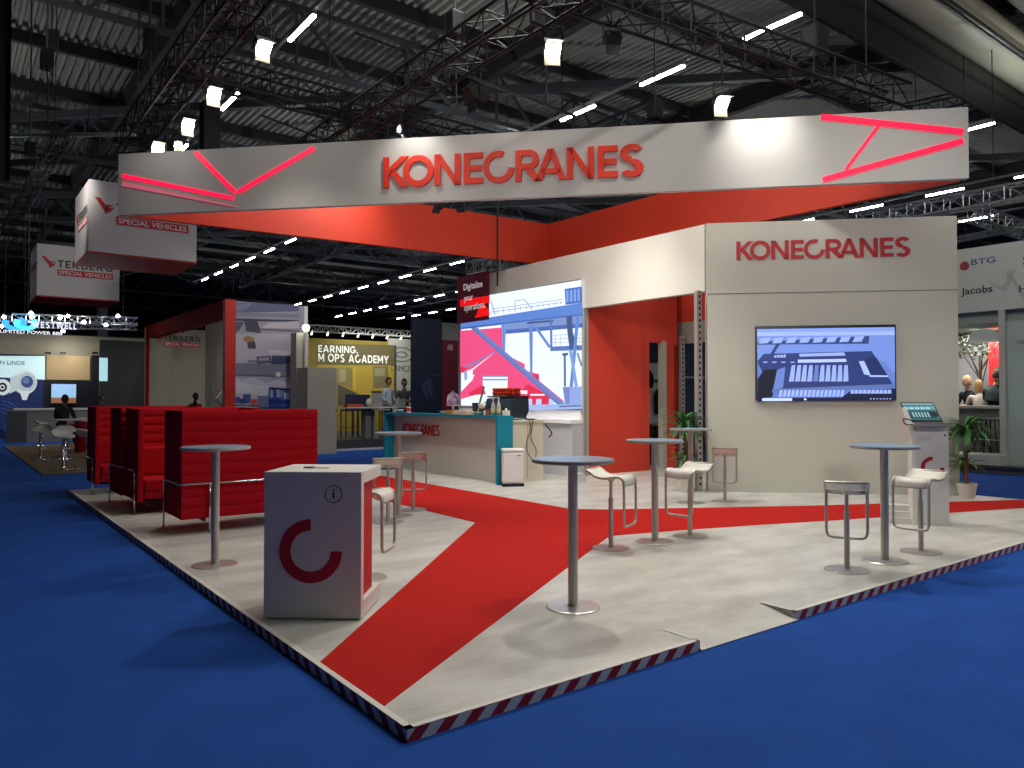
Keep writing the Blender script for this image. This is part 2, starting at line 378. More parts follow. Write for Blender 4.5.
# ------------------------------------------------------------------ hall light rows
TUBE = mat('#f4f8ff', .4, emit=44)
first = None
ORD = ['nearest', 'second', 'third', 'fourth', 'fifth', 'sixth', 'seventh', 'eighth', 'ninth', 'tenth', 'eleventh', 'twelfth', 'thirteenth', 'fourteenth', 'fifteenth', 'sixteenth', 'seventeenth', 'eighteenth', 'nineteenth', 'twentieth']
def hall_lamp(a, b, lab):
    global first
    if first is None:
        first = thing('linear_lamp', lab, 'lamp', (a, b, 10.0), 0, 'linear lamps under the hall roof')
        MB().box((-.05, 0, .0), (.05, 1.5, .09)).build('housing', mat('#8d8f90', .5), first)
        MB().box((-.04, .02, -.05), (.04, 1.48, 0)).build('diffuser', TUBE, first)
        return first
    return dup(first, (a, b, 10.0), 0, lab)
ROWS = {6.46: [15.6, 20.9, 26.2, 31.5, 36.8, 42, 47, 52], 14.87: [9.1+3.24*i for i in range(15)],
        25.5: [9.2+3.24*i for i in range(18)], 32.5: [9.6+3.24*i for i in range(20)], 38.5: [14+3.24*i for i in range(18)], -4.0: [40, 43.2, 46.4, 49.6]}
for a, bs in ROWS.items():
    rn = {6.46: 'the row that crosses the upper left', 14.87: 'the row passing behind the white banner', 25.5: 'third lamp row from the left', 32.5: 'fourth lamp row from the left', 38.5: 'the farthest row on the right', -4.0: 'the short row at the left edge'}[a]
    for k, b in enumerate(bs): hall_lamp(a, b, 'white hall lamp, %s in %s' % (ORD[k] if k == 0 else ORD[k]+' nearest', rn))
    tag(MB().box((a-.035, min(bs)-6, 10.09), (a+.035, max(bs)+4, 10.16)).build('light_rail', mat('#8d8f90', .4), base=True),
        {6.46: 'long metal rail of the nearest lamp row, crossing the upper left', 14.87: 'long metal rail of the lamp row crossing behind the white banner', 25.5: 'rail of the third lamp row from the left',
         32.5: 'rail of the fourth lamp row from the left', 38.5: 'rail of the farthest lamp row', -4.0: 'short rail of the far lamp row at the left edge'}[a], 'rail')

# ================================================================== STAND PLATFORM
A0, A1, B0, B1, ZP = 1.75, 13.06, 3.10, 14.5, .06
plat = thing('stand_platform', 'low pale exhibition stand platform with a red path and striped front edge', 'platform', ((A0+A1)/2, (B0+B1)/2, 0))
DK = deck_mat()
R0, R1, RD = 3.86, 4.93, .30
MB().prism([(A0, B0, .0), (R0, B0, .0), (R0, B0+RD, .0), (R1, B0+RD, .0), (R1, B0, .0), (A1, B0, .0), (A1, B1, .0), (A0, B1, .0)], (0, 0, ZP)).build('deck', DK, plat, world=True)
rm = MB(); rm.add([(R0, B0-.02, .004), (R1, B0-.02, .004), (R1, B0+RD, .004), (R0, B0+RD, .004), (R0, B0-.02, .008), (R1, B0-.02, .008), (R1, B0+RD, ZP), (R0, B0+RD, ZP)],
       [(0,3,2,1),(4,5,6,7),(0,1,5,4),(1,2,6,5),(2,3,7,6),(3,0,4,7)]); rm.build('ramp', DK, plat, world=True)
TRIM = mat('#d9d6cc', .4)
e = .035
for x0, y0, x1, y1 in [(A0, B0, R0, B0+e), (R1, B0, A1, B0+e), (A0, B0, A0+e, B1), (A1-e, B0, A1, B1), (A0, B1-e, A1, B1), (R0-.02, B0, R0, B0+RD), (R1, B0, R1+.02, B0+RD)]:
    MB().box((x0, y0, ZP-.004), (x1, y1, ZP+.004)).build('edge_trim', TRIM, plat, world=True)
TP = tape_mat()
for x0, x1 in ((A0, R0), (R1, A1)):
    MB().box((x0, B0-.003, .0), (x1, B0, ZP-.003)).build('hazard_tape', TP, plat, world=True)['label'] = 'red and white diagonal hazard tape'
MB().box((A0-.003, B0, .0), (A0, B1, ZP-.003)).build('hazard_tape', TP, plat, world=True)
path = [(1.786, 3.40), (5.98, 6.05), (6.9, 5.80), (7.95, 5.47), (8.9, 5.13), (12.0, 4.10), (13.02, 3.72), (13.02, 4.42), (9.79, 6.08), (7.35, 7.50), (7.0, 7.85), (7.0, 14.46), (5.42, 14.46), (5.3, 7.70), (1.786, 4.19)]
MB().prism([(a, b, ZP) for a, b in path], (0, 0, .003)).build('red_path', mat('#b3201b', .9, noise=.05, nscale=30), plat, world=True)

# ================================================================== STAND WALLS
U = Vector((1, -1, 0)).normalized(); NF = Vector((-1, -1, 0)).normalized(); VZ = Vector((0, 0, 1))
CD = 18.06                              # the diagonal wall's front plane a+b
WT = 4.50
p0 = Vector((10.12, CD-10.12, ZP)); p1 = Vector((12.86, CD-12.86, ZP))
wd = struct(MB().prism([p0, p1, p1+Vector((.12, .10, 0)), p0+Vector((.12, .14, 0))], (0, 0, WT-ZP)).build('wall_front', WALLM))
MB().prism([p0+NF*.004+VZ*3.255, p1+NF*.004+VZ*3.255, p1+NF*.004+VZ*3.267, p0+NF*.004+VZ*3.267], NF*-.01).build('panel_seam', mat('#6e6c66', .6), wd)
tx = onD(736.5, 267, CD); tx2 = onD(911.5, 262, CD); tw = (tx2-tx).length
lm = MB()
for k in company(Vector((tx.x, tx.y, 3.87)), U, VZ, tw, .31, .012, -.001): lm.add(k.v, k.f)
lm.build('lettering', mat('#b5202c', .5), wd)['label'] = 'red capital lettering'
# television
tl = onD(755, 328.6, CD); tr = onD(894.5, 326, CD); bl = onD(755, 402.8, CD)
tv = thing('television', 'large flat television showing a blue aerial harbour view on the white wall', 'television', tuple((tl+tr)/2+NF*.05-VZ*.62))
w_ = (Vector((tr.x, tr.y, 0))-Vector((tl.x, tl.y, 0))).length; o_ = Vector((tl.x, tl.y, 1.565)); hT = 2.775-1.565
MB().prism([o_+NF*.001, o_+NF*.001+U*w_, o_+NF*.001+U*w_+VZ*hT, o_+NF*.001+VZ*hT], NF*.055).build('bezel', mat('#101114', .35), tv, world=True)
T = crop(720, 310, 4.655)
def tp(x, y): return onD(x, y, CD)+NF*.056
pol = [('#5570b8', T([(170, 90), (806, 80), (811, 420), (172, 426)]))]
A_ = lambda h, pts: pol.append((h, T(pts)))
A_('#7d97dc', [(170, 92), (806, 82), (807, 104), (170, 112)]); A_('#93abe8', [(170, 106), (807, 100), (807, 118), (170, 123)])
A_('#6a86cf', [(170, 123), (807, 118), (809, 290), (171, 250)])
A_('#2b3f7c', [(172, 150), (690, 122), (686, 158), (172, 163)])
for i in range(8):
    x = 180+62*i; A_('#8ea6e0', [(x+8, 133-i), (x+52, 130-i), (x+40, 155-i), (x-2, 158-i)])
A_('#24356e', [(200, 205), (700, 192), (800, 350), (240, 385), (170, 240)]); A_('#24356e', [(258, 160), (276, 160), (240, 215), (225, 215)])
A_('#070c22', [(172, 322), (200, 280), (262, 275), (240, 405), (172, 412)]); A_('#5c76b8', [(262, 280), (300, 265), (290, 360), (240, 384)])
A_('#8ea6e0', [(365, 205), (572, 198), (578, 213), (366, 218)]); A_('#a9bdf0', [(358, 232), (580, 228), (584, 242), (358, 247)])
for i in range(10):
    x = 330+27*i; A_('#8ba2dc' if i != 4 else '#5a72b4', [(x, 258), (x+16, 257), (x+10+i, 332), (x-14+i, 334)])
A_('#1b2a5c', [(672, 225), (722, 222), (775, 308), (690, 305)]); A_('#9db3ec', [(640, 240), (664, 238), (690, 292), (694, 305), (665, 300)]); A_('#9db3ec', [(690, 304), (775, 305), (776, 312), (690, 312)])
A_('#5c76b8', [(735, 240), (760, 240), (805, 300), (800, 345)])
A_('#55699f', [(240, 368), (800, 345), (800, 358), (238, 385)])
A_('#101a3c', [(560, 408), (600, 378), (811, 365), (811, 412)])
for i in range(16):
    x = 275+19*i; A_('#93a9e2', [(x, 373), (x+12, 372), (x+8, 402), (x-6, 404)])
for i in range(10): A_('#93a9e2', [(603+19*i, 374-i*.3), (617+19*i, 373-i*.3), (619+19*i, 388), (601+19*i, 390)])
for i in range(5): A_('#92a8e0', [(196+42*i, 242), (216+42*i, 241), (216+42*i, 246), (196+42*i, 247)])
for i in range(4): A_('#92a8e0', [(250+14*i, 212-i), (260+14*i, 211-i), (258+14*i, 222), (246+14*i, 223)])
A_('#0c1434', [(170, 410), (811, 405), (811, 420), (170, 426)]); A_('#b9c8f2', [(192, 411), (330, 410), (330, 423), (192, 424)]); A_('#c9d4f4', [(385, 412), (397, 412), (397, 420), (385, 420)])
for i in range(7): A_('#8ea2d8', [(690+15*i, 411), (698+15*i, 411), (698+15*i, 416), (690+15*i, 416)])
artwork('screen', pol, tp, NF, tv, emit=.85, off0=.001, step=.0003)

# LED wall line a = AW, fascia header and screen
AW = 10.15; BC = 11.0
struct(MB().box((AW, BC, ZP), (AW+.15, 15.42, WT)).build('wall_left_1', WHITE))
hdr = struct(MB().box((AW, 8.02, 3.38), (AW+.15, BC, WT)).build('trim_1', WHITE))
led = thing('led_video_wall', 'tall glowing video wall showing a pink and blue harbour crane', 'screen', (AW, 13, 1.36))
MB().box((AW-.05, BC+.03, 1.36), (AW-.001, 15.42, 3.97)).build('panel_frame', mat('#9a9ba0', .5), led, world=True)
L_ = crop(450, 260, 4.52)
def lp(x, y): return onA(x, y, AW-.051)
pol = [('#eaf4ff', [(461, 323), (461, 305), (491, 294.7), (581.5, 279.9), (582, 408.5), (461, 405.5)])]
B_ = lambda h, pts: pol.append((h, L_(pts)))
# main girder
B_('#5b83cf', [(48, 286), (186, 258), (597, 193), (600, 254), (48, 312)]); B_('#3f5fae', [(48, 305), (600, 244), (600, 250), (48, 314)])
B_('#7a92c8', [(232, 290), (600, 250), (600, 305), (232, 336)]); B_('#4a68b4', [(232, 318), (600, 286), (600, 305), (232, 336)])
# railings
for x in range(190, 520, 26): B_('#8a96b8', ln(x, 215-(x-190)*.13+12, x, 247-(x-190)*.15, 2.5))
B_('#8a96b8', ln(188, 222, 510, 178, 2.5)); B_('#8a96b8', ln(188, 236, 510, 192, 2.5)); B_('#6f83b8', ln(186, 186, 206, 246, 4))
B_('#8a96b8', ln(296, 186, 296, 230, 3)); B_('#8a96b8', ln(296, 184, 340, 180, 3)); B_('#8a96b8', ln(340, 180, 372, 222, 3.5))
# cabin at the right
B_('#4468bd', [(520, 131), (596, 120), (597, 193), (524, 203)])
for i in range(4): B_('#7ea0e4', [(527+17*i, 138-2.4*i), (538+17*i, 136-2.4*i), (538+17*i, 190-2*i), (527+17*i, 192-2*i)])
# pink structure
PK = '#ea4f82'; PK2 = '#dc2a50'
B_(PK, [(48, 320), (240, 305), (240, 420), (340, 470), (340, 500), (405, 515), (405, 545), (520, 640), (440, 640), (352, 560), (330, 588), (262, 580), (262, 524), (150, 524), (150, 600), (48, 630), (48, 600), (105, 540), (105, 500), (48, 500)])
B_('#eaf4ff', [(60, 512), (105, 490), (215, 410), (80, 560), (56, 580)]); B_('#8b7ab8', [(52, 488), (215, 408), (205, 418), (100, 478)])
B_(PK, [(105, 498), (212, 412), (330, 470), (340, 500), (262, 524), (105, 520)])
B_('#7a86c6', [(150, 522), (262, 522), (262, 528), (150, 528)]); B_('#7a86c6', [(150, 538), (260, 538), (260, 544), (150, 544)])
B_(PK2, [(48, 480), (78, 488), (70, 508), (50, 510)]); B_('#9aa0c8', [(66, 504), (80, 498), (80, 540), (68, 544)])
B_(PK2, [(88, 600), (150, 565), (165, 606), (90, 612)]); B_(PK2, [(262, 575), (330, 588), (350, 560), (470, 620), (470, 660), (262, 650)])
B_('#eaf4ff', [(300, 590), (352, 590), (352, 606), (300, 604)]); B_('#eaf4ff', [(366, 606), (430, 606), (430, 613), (366, 613)])
for x in (350, 392, 450): B_('#b9cdf4', [(x, 628), (x+24, 628), (x+24, 656), (x, 656)])
B_(PK2, [(405, 518), (405, 560), (372, 545), (372, 520)])
# blue legs and braces
B_('#6f96dc', [(238, 292), (256, 290), (252, 425), (240, 420)]); B_('#45619f', ln(246, 292, 246, 420, 2))
B_('#6d7fc0', [(96, 308), (128, 306), (530, 655), (490, 655)]); B_('#4a5c9e', ln(104, 310, 500, 657, 3))
for x in (364, 374): B_('#6486cc', ln(x, 275, x+(6 if x < 370 else -2), 515, 8))
B_('#3f5688', ln(352, 285, 470, 275, 9)); B_('#6486cc', ln(388, 300, 455, 395, 12)); B_('#5574bb', ln(460, 268, 462, 410, 10))
B_('#5574bb', [(458, 392), (600, 385), (600, 408), (458, 412)])
for y in (340, 358, 374): B_('#93a2c4', ln(462, y, 600, y-5, 2.2))
for x in (480, 505, 600-10): B_('#93a2c4', ln(x, 338, x, 392, 2.2))
B_('#3f5688', [(530, 255), (556, 252), (560, 330), (585, 400), (545, 405), (535, 330)])
B_('#6486cc', ln(582, 258, 552, 575, 15)); B_('#7e9ce0', ln(548, 405, 576, 572, 14)); B_('#56709f', ln(523, 425, 524, 572, 10)); B_('#46598f', ln(512, 428, 538, 425, 12)); B_('#6f84b8', ln(580, 420, 600, 480, 9))
B_('#8ea3e0', [(514, 575), (600, 572), (600, 655), (524, 656)]); B_('#7184c4', [(514, 575), (545, 573), (545, 655), (530, 656)])
B_('#9db4e6', [(335, 655), (600, 650), (600, 672), (335, 680)]); B_('#6a7aae', ln(498, 662, 600, 658, 9))
artwork('screen', pol, lp, Vector((-1, 0, 0)), led, emit=1.12, off0=.001, step=.0004)
# Digitalize sign
sg = thing('digital_sign', 'dark maroon sign reading Digitalize your operations at the screen corner', 'sign', (AW-.1, 14.8, 3.41))
MB().box((AW-.09, 14.12, 3.41), (AW-.052, 15.42, 4.54)).build('board', mat('#4a0b1c', .5, emit=.25), sg, world=True)
def sp_(x, y): return onA(x, y, AW-.091)
artwork('red_block', [('#ff1418', L_([(46, 180), (179, 161), (179, 193), (46, 211)])), ('#ff1418', L_([(135, 208), (158, 200), (179, 240), (178, 249), (112, 262)]))], sp_, Vector((-1, 0, 0)), sg, emit=.7, off0=.0004, step=.0004)
sm = MB()
for s_, y0, y1, x0, x1 in (('Digitalize', 108, 143, 62, 147), ('your', 166, 192, 64, 104), ('operations.', 198, 236, 64, 160)):
    q = sp_(450+x0/4.52, 260+(y1+4)/4.52); q2 = sp_(450+x1/4.52, 260+(y1-8)/4.52)
    text_mb(sm, s_, (q.x-.002, q.y, q.z), (0, -1, 0), VZ, abs(q.y-q2.y), .20 if s_[0] != 'y' else .15, .002)
sm.build('lettering', mat('#e6dfe2', .5, emit=.5), sg, world=True)
# ledge below the screen
lb = thing('screen_bench', 'long white cabinet bench under the glowing video wall', 'cabinet', (9.9, 13.2, ZP))
MB().box((9.86, BC+.0, ZP), (AW-.002, 15.4, 1.10)).build('body', mat('#c9c8cc', .5), lb, world=True)
MB().box((9.80, BC-.01, 1.10), (AW-.002, 15.42, 1.17)).build('top', mat('#ffffff', .4), lb, world=True)
MB().box((AW-.04, BC+.03, 1.17), (AW-.003, 15.4, 1.36)).build('splashback', mat('#ffffff', .4), lb, world=True)  # top and splashback pure white, the screen's light put into their colour
# red entrance wall and doorway
RB = BC+.03
rw = struct(MB().prism([(AW+.15, RB, ZP), (12.10, RB, ZP), (12.10, RB, 2.80), (12.52, RB, 2.80), (12.52, RB, ZP), (13.0, RB, ZP), (13.0, RB, WT), (AW+.15, RB, WT)], (0, .1, 0)).build('wall_right_1', REDS))
ec = struct(MB().box((AW-.01, BC-.04, ZP), (AW+.06, BC+.0, 3.38)).build('trim_2', mat('#a19c92', .5)))
struct(MB().box((12.50, RB-.03, ZP), (12.62, RB+.11, 2.84)).build('trim_3', mat('#b9b3a6', .5)))
struct(MB().box((12.90, RB-.05, .3), (12.97, RB-.01, 2.75)).build('trim_4', mat('#8c1a18', .5)))
# cloak room behind it
struct(MB().box((11.2, 12.5, 0), (14.4, 12.6, 2.45)).build('wall_back_1', mat('#b2b2aa', .6)))
struct(MB().box((11.2, 12.6, 2.45), (14.8, 12.7, 4.0)).build('wall_back_2', mat('#161a2b', .7)))
hk = thing('coat_rack', 'black wall rack with hooks in the cloak room doorway', 'rack', (12.9+.9, 12.46, 1.75))
q = onB(654, 381, 12.45)
hk.location = tuple(q)
MB().box((q.x-.25, 12.44, q.z), (q.x+.25, 12.5, q.z+.04)).build('rail', BLACK, hk, world=True)
for i in range(5): MB().tube([(q.x-.22+.11*i, 12.44, q.z), (q.x-.22+.11*i, 12.38, q.z-.03), (q.x-.22+.11*i, 12.36, q.z+.03)], .01, 6).build('hook', BLACK, hk, world=True)
def coat(px, y0, y1, wd, label):
    t = onB(px, y0, 12.43); bt = onB(px, y1, 12.43); m = MB(); n = 14; vs = []; pr = [(0, .15), (.12, .6), (.3, .95), (.6, 1), (.85, .9), (1, .8)]
    for f, s_ in pr:
        for k in range(n):
            an = 2*PI*k/n; vs.append((t.x+wd*s_*math.cos(an)*(1+.12*math.sin(4*an)), t.y+.07*s_*math.sin(an), t.z+(bt.z-t.z)*f))
    fs = [(i*n+k, i*n+(k+1) % n, (i+1)*n+(k+1) % n, (i+1)*n+k) for i in range(len(pr)-1) for k in range(n)]+[tuple(range(n)), tuple(range((len(pr)-1)*n, len(pr)*n))]
    m.add(vs, fs); tag(m.build('coat', mat('#0d0d10', .9), smooth=True, base=True), label, 'coat')
coat(659, 388, 414, .17, 'black coat hanging right of the hooks in the doorway'); coat(649.5, 370, 388, .13, 'dark garment at the left edge of the doorway')
sh = thing('shelf_trolley', 'narrow trolley with a green top shelf inside the doorway', 'trolley', tuple(onB(656, 470, 12.1).xy)+(0,))
q = onB(656, 424, 12.1); MB().box((q.x-.35, 11.9, q.z-.02), (q.x+.3, 12.3, q.z+.01)).build('top_shelf', mat('#8a8a20', .5), sh, world=True)
for dx in (-.33, .28): MB().box((q.x+dx-.015, 11.92, 0), (q.x+dx+.015, 12.28, q.z-.02)).build('side_frame', mat('#3a3a3c', .5), sh, world=True)
MB().box((q.x-.33, 11.92, .35), (q.x+.28, 12.28, .38)).build('lower_shelf', mat('#3a3a3c', .5), sh, world=True)
tag(MB().ball((q.x, 12.1, q.z-.2), .17, sc=(1.1, .8, 1)).build('bag', mat('#4a0c18', .8), smooth=True, base=True), 'dark red bag hanging under the green shelf', 'bag')
# perforated metal frames: column at the diagonal wall's end and one at the far corner
def perf(name, x, y, z1, label, sx=.12, rz=0):
    t = thing(name, label, 'post', (x, y, ZP), rz)
    MB().box((-sx/2, -.04, 0), (sx/2, .04, z1-ZP)).build('upright', mat('#b6b2a8', .4, .5), t)
    hm = MB(); z = .1
    while z < z1-.15:
        hm.box((-.018, -.044, z), (.018, -.040, z+.045)); hm.box((-.018, .040, z), (.018, .044, z+.045)); z += .1
    hm.build('slot', BLACK, t, )['kind'] = 'stuff'
    return t
perf('perforated_post', 10.03, 8.06, 3.38, 'perforated aluminium upright at the left end of the white television wall', .10, -TH*0-.2)
perf('perforated_post', 13.06, 10.95, 2.98, 'perforated aluminium upright at the right end of the red wall', .11, -.2)
# header panel seen between the posts
MBt = MB().box((13.3, 10.2, 2.82), (13.36, 11.4, 3.30))
o = MBt.build('header_panel', mat('#b9b5ab', .5), base=True); tag(o, 'white header panel with red writing between the two perforated posts', 'panel')
struct(MB().box((13.3, 10.2, 3.3), (13.36, 11.4, 4.5)).build('wall_right_2', REDS))
q1 = onA(681, 290, 13.29)
o = thing('backdrop_panel', 'dark blue neighbouring backdrop seen through the gap beside the television wall', 'panel', (17, 14, 0))
MB().box((15.5, 13.7, .0), (18.2, 13.8, 3.4)).build('panel', mat('#13284a', .6), o, world=True)
MB().box((15.6, 13.68, 1.9), (15.66, 13.7, 3.2)).box((16.2, 13.6, 2.15), (17.2, 13.7, 2.2)).build('rail', mat('#8b8e92', .5), o, world=True)

# ================================================================== BANNER RING
BT, BB = 5.62, 4.60; CB = 15.65
PL = Vector((2.26, 13.39, 4.53)); PR = Vector((11.26, 4.39, 4.63)); PC = Vector((11.26, 13.39, 4.70))
ban = thing('hanging_banner', 'huge triangular white and orange banner ring hanging over the stand', 'banner', ((PL+PR)/2).to_tuple())
MB().prism([PL, PR, PR-NF*.10, PL-NF*.10], (0, 0, .985)).build('front_fascia', mat('#c4c1ba', .5, noise=.015, nscale=.8), ban, world=True)
ORG = mat('#c8361c', .6)
MB().prism([PL+Vector((.16, 0, .01)), PC, PC+Vector((0, .1, 0)), PL+Vector((.16, .1, .01))], (0, 0, .95)).build('left_wing', ORG, ban, world=True)['label'] = 'orange inner fascia on the left'
MB().prism([PR+Vector((0, .16, .0)), PC, PC+Vector((.1, 0, 0)), PR+Vector((.1, .16, 0))], (0, 0, .95)).build('right_wing', ORG, ban, world=True)['label'] = 'orange inner fascia on the right'
tl = onD(384, 189.5, CB); tr = onD(641, 178, CB); ub = onD(386, 159, CB)
o_ = Vector((tl.x, tl.y, 4.795)); UB = (PR-PL).normalized()
lx = MB()
for k in company(o_, UB, VZ, (Vector((tr.x, tr.y, 0))-Vector((tl.x, tl.y, 0))).length+.06, .465, .05, -.012):
    k.build('letter', mat('#ea3a24', .45), ban, world=True)
NEON = mat('#ff0c3c', .4, emit=1.7)
def strip(px0, py0, px1, py1, wpx=5):
    a = onD(px0, py0, CB); b = onD(px1, py1, CB); d = (b-a).normalized(); n = d.cross(NF).normalized()*(wpx/70/2)
    MB().prism([a-n+NF*.002, b-n+NF*.002, b+n+NF*.002, a+n+NF*.002], NF*.012).build('light_strip', NEON, ban, world=True)['label'] = 'glowing pink red light strip'
strip(122.5, 176, 234, 198.5, 4.2); strip(195.5, 152.5, 235.5, 193, 4.6); strip(238, 192.5, 314.5, 148, 4.6)
strip(821, 117, 963, 132, 5.8); strip(823, 180, 963, 141, 5.5); strip(878.5, 126, 845.5, 170, 3)
# faint second glow strip just under the left one
a = onD(122.5, 184, CB); b = onD(236, 207, CB); n = (b-a).normalized().cross(NF).normalized()*.035
MB().prism([a-n+NF*.002, b-n*.2+NF*.002, b+n*.2+NF*.002, a+n+NF*.002], NF*.02).build('light_strip', mat('#d4667a', .4, emit=.5), ban, world=True)['label'] = 'dim pink light strip'

# ================================================================== BLACK STAGE TRUSS WITH LAMPS
def box_truss(name, p0, p1, s, label, m=TRUSSM, r=.026, pitch=.5, group=None, legs=True):
    p0, p1 = Vector(p0), Vector(p1); d = (p1-p0); L = d.length; u = d/L; sd = u.cross(VZ).normalized()*s/2; up = VZ*s/2
    t = thing(name, label, 'truss', p0.to_tuple(), 0, group)
    cs = [sd+up, sd-up, -sd-up, -sd+up]; c = MB()
    for q in cs: c.tube([p0+q, p1+q], r, 6)
    c.build('chord', m, t, world=True); k = max(1, round(L/pitch)); bm_ = MB()
    for i in range(k):
        a = p0+u*(L*i/k); b = p0+u*(L*(i+1)/k)
        for j in range(4):
            x, y = cs[j], cs[(j+1) % 4]
            if i % 2: x, y = y, x
            bm_.tube([a+x, b+y], r*.5, 4)
            bm_.tube([a+cs[j], a+cs[(j+1) % 4]], r*.5, 4)
    bm_.build('bracing', m, t, world=True); hg = MB()
    for f in (.12, .88):
        q = p0+u*L*f
        if q.z < 12: hg.tube([q+VZ*s/2, Vector((q.x, q.y, 12.42))], .012, 5)
    hg.build('hanger', BLACK, t, world=True); return t
TZ = 6.55
box_truss('stage_truss', (2.9, 8.6, TZ), (2.9, 16.2, TZ), .42, 'black lighting truss running along the upper left above the banner end')
box_truss('stage_truss', (5.9, 5.6, TZ), (5.9, 14.6, TZ), .42, 'black lighting truss rising over the company name on the banner')
box_truss('stage_truss', (5.4, 6.9, TZ+.1), (12.9, 6.1, TZ+.1), .42, 'black lighting truss crossing from top centre to the right banner end')
box_truss('stage_truss', (3.5, 13.0, TZ+.5), (12.6, 13.2, TZ+.5), .42, 'black truss above the rear corner of the banner ring')
def flood(px, py, z, label, aim, on_=True, scale=1.0, glow=0, plane=None, top=None, gname=None):
    c = plane if plane is not None else onZ(px, py, z)
    t = thing('floodlight', label, 'floodlight', c.to_tuple())
    d = (Vector(aim)-c).normalized(); s = d.cross(VZ).normalized(); u = s.cross(d); S = .085*scale
    m = MB(); m.obox(c-s*S-u*S*.75-d*S*1.1, s*2*S, u*1.5*S, d*1.1*S); m.obox(c-s*S*.7-u*S*.5-d*S*1.6, s*1.4*S, u*S, d*.5*S)
    hs = m.build('housing', BLACK, t, world=True)
    lens = mat('#fff3d8', .3, emit=26) if on_ else mat('#2a2b2e', .1)
    MB().obox(c-s*S*.86-u*S*.6, s*1.72*S, u*1.2*S, d*.01).build('lens', lens, hs, world=True)
    bd = mat('#d8d4c8' if on_ else '#1a1a1c', .5)  # pale on lit lamps: their light is painted into the door colour
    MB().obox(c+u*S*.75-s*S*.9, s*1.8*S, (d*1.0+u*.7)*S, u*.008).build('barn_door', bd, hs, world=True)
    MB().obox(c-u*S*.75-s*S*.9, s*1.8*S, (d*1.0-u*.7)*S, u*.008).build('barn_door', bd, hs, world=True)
    topz = top if top else TZ-.2
    y = MB(); y.tube([c-s*S*1.15, c-s*S*1.15+VZ*.22*scale, c+s*S*1.15+VZ*.22*scale, c+s*S*1.15], .012, 6)
    if topz > c.z+.22*scale: y.tube([c+VZ*.22*scale, Vector((c.x, c.y, topz))], .02, 6)
    if plane is None:
        cand = [Vector((2.9, min(max(c.y, 8.7), 16), TZ-.2)), Vector((5.9, min(max(c.y, 5.7), 14.5), TZ-.2)), Vector((min(max(c.x, 5.5), 12.8), 6.9-(min(max(c.x, 5.5), 12.8)-5.4)*.107, TZ-.1))]
        k_ = min(cand, key=lambda q: (q.xy-c.xy).length); y.tube([Vector((c.x, c.y, topz)), k_], .02, 6)
    y.build('yoke', BLACK, t, world=True)
    if glow: light('SPOT', (c+d*.05).to_tuple(), glow, aim, .08, WARM, 110, .9)
    return c
CEN = (6.2, 3.8, 0)
flood(553, 49, 6.1, 'bright square floodlight glowing above the company name, near top centre', (3.6, 2.6, 0), scale=1.35)
flood(722, 103, 5.75, 'bright floodlight just over the banner edge, right of centre', (6.2, 2.0, 0), scale=1.25, top=TZ-.1)
flood(264, 47, 6.0, 'lit spotlight with barn doors, highest on the left truss', (3.2, 5.6, 1), scale=1.2)
flood(214, 94, 6.0, 'lit spotlight second from the top on the left truss', (3.0, 6.0, 1), scale=1.2)
flood(188, 125, 6.0, 'lit spotlight third from the top on the left truss', (3.0, 7.0, 1), scale=1.2)
flood(178, 145, 6.1, 'small lit spotlight just behind the banner top at left', (3.0, 8.0, 1), scale=.8)
c = flood(158, 150, 5.95, 'wide lit floodlight shining on the left banner end', (2.9, 12.2, 4.9), scale=1.3)
flood(475, 98, 6.0, 'unlit grey floodlight hanging from the centre truss, right of the bracket one', (8.0, 9.0, 4), False, 1.5)
flood(407, 130, 6.05, 'dark bracket floodlight above the letters at the banner top', (6.4, 9.2, 5.1), False, 1.3)
flood(612, 42, 6.2, 'unlit floodlight with a bent white bracket right of the bright centre one', (8, 9, 4), False, 1.2)
flood(437, 206, 0, 'small white floodlight peeking out under the banner below the letters', (7, 12.6, 5), False, .9, plane=onD(437, 206, CB+1.6), top=5.3)
flood(460, 205, 0, 'small white floodlight under the banner, right of its twin', (9, 12.6, 5), False, .9, plane=onD(460, 205, CB+1.6), top=5.3)
# banner pools: bare spots added in front of and inside the ring
pb = onD(762, 137, CB)
light('SPOT', (pb+NF*.75+VZ*.45).to_tuple(), 60, pb.to_tuple(), .05, NEUT, 95, 1)
pb = onD(415, 160, CB); light('SPOT', (pb+NF*.55+VZ*.55).to_tuple(), 26, pb.to_tuple(), .05, NEUT, 110, 1)
pb = onD(165, 170, CB); light('SPOT', (pb+NF*.9+VZ*.5).to_tuple(), 9, pb.to_tuple(), .05, NEUT, 110, 1)
light('SPOT', (6.3, 11.9, 5.9), 190, (5.4, 13.4, 4.9), .1, WARM, 130, 1)
light('SPOT', (9.9, 6.2, 5.9), 22, (11.2, 6.4, 4.9), .1, WARM, 130, 1)
tag(MB().tube([(*onB(497.5, 190, 13.0).xy, 6.3), (*onB(497.5, 190, 13.0).xy, 4.0)], .02, 6).build('hanging_cable', BLACK, base=True), 'thin black cable hanging inside the banner ring', 'cable')
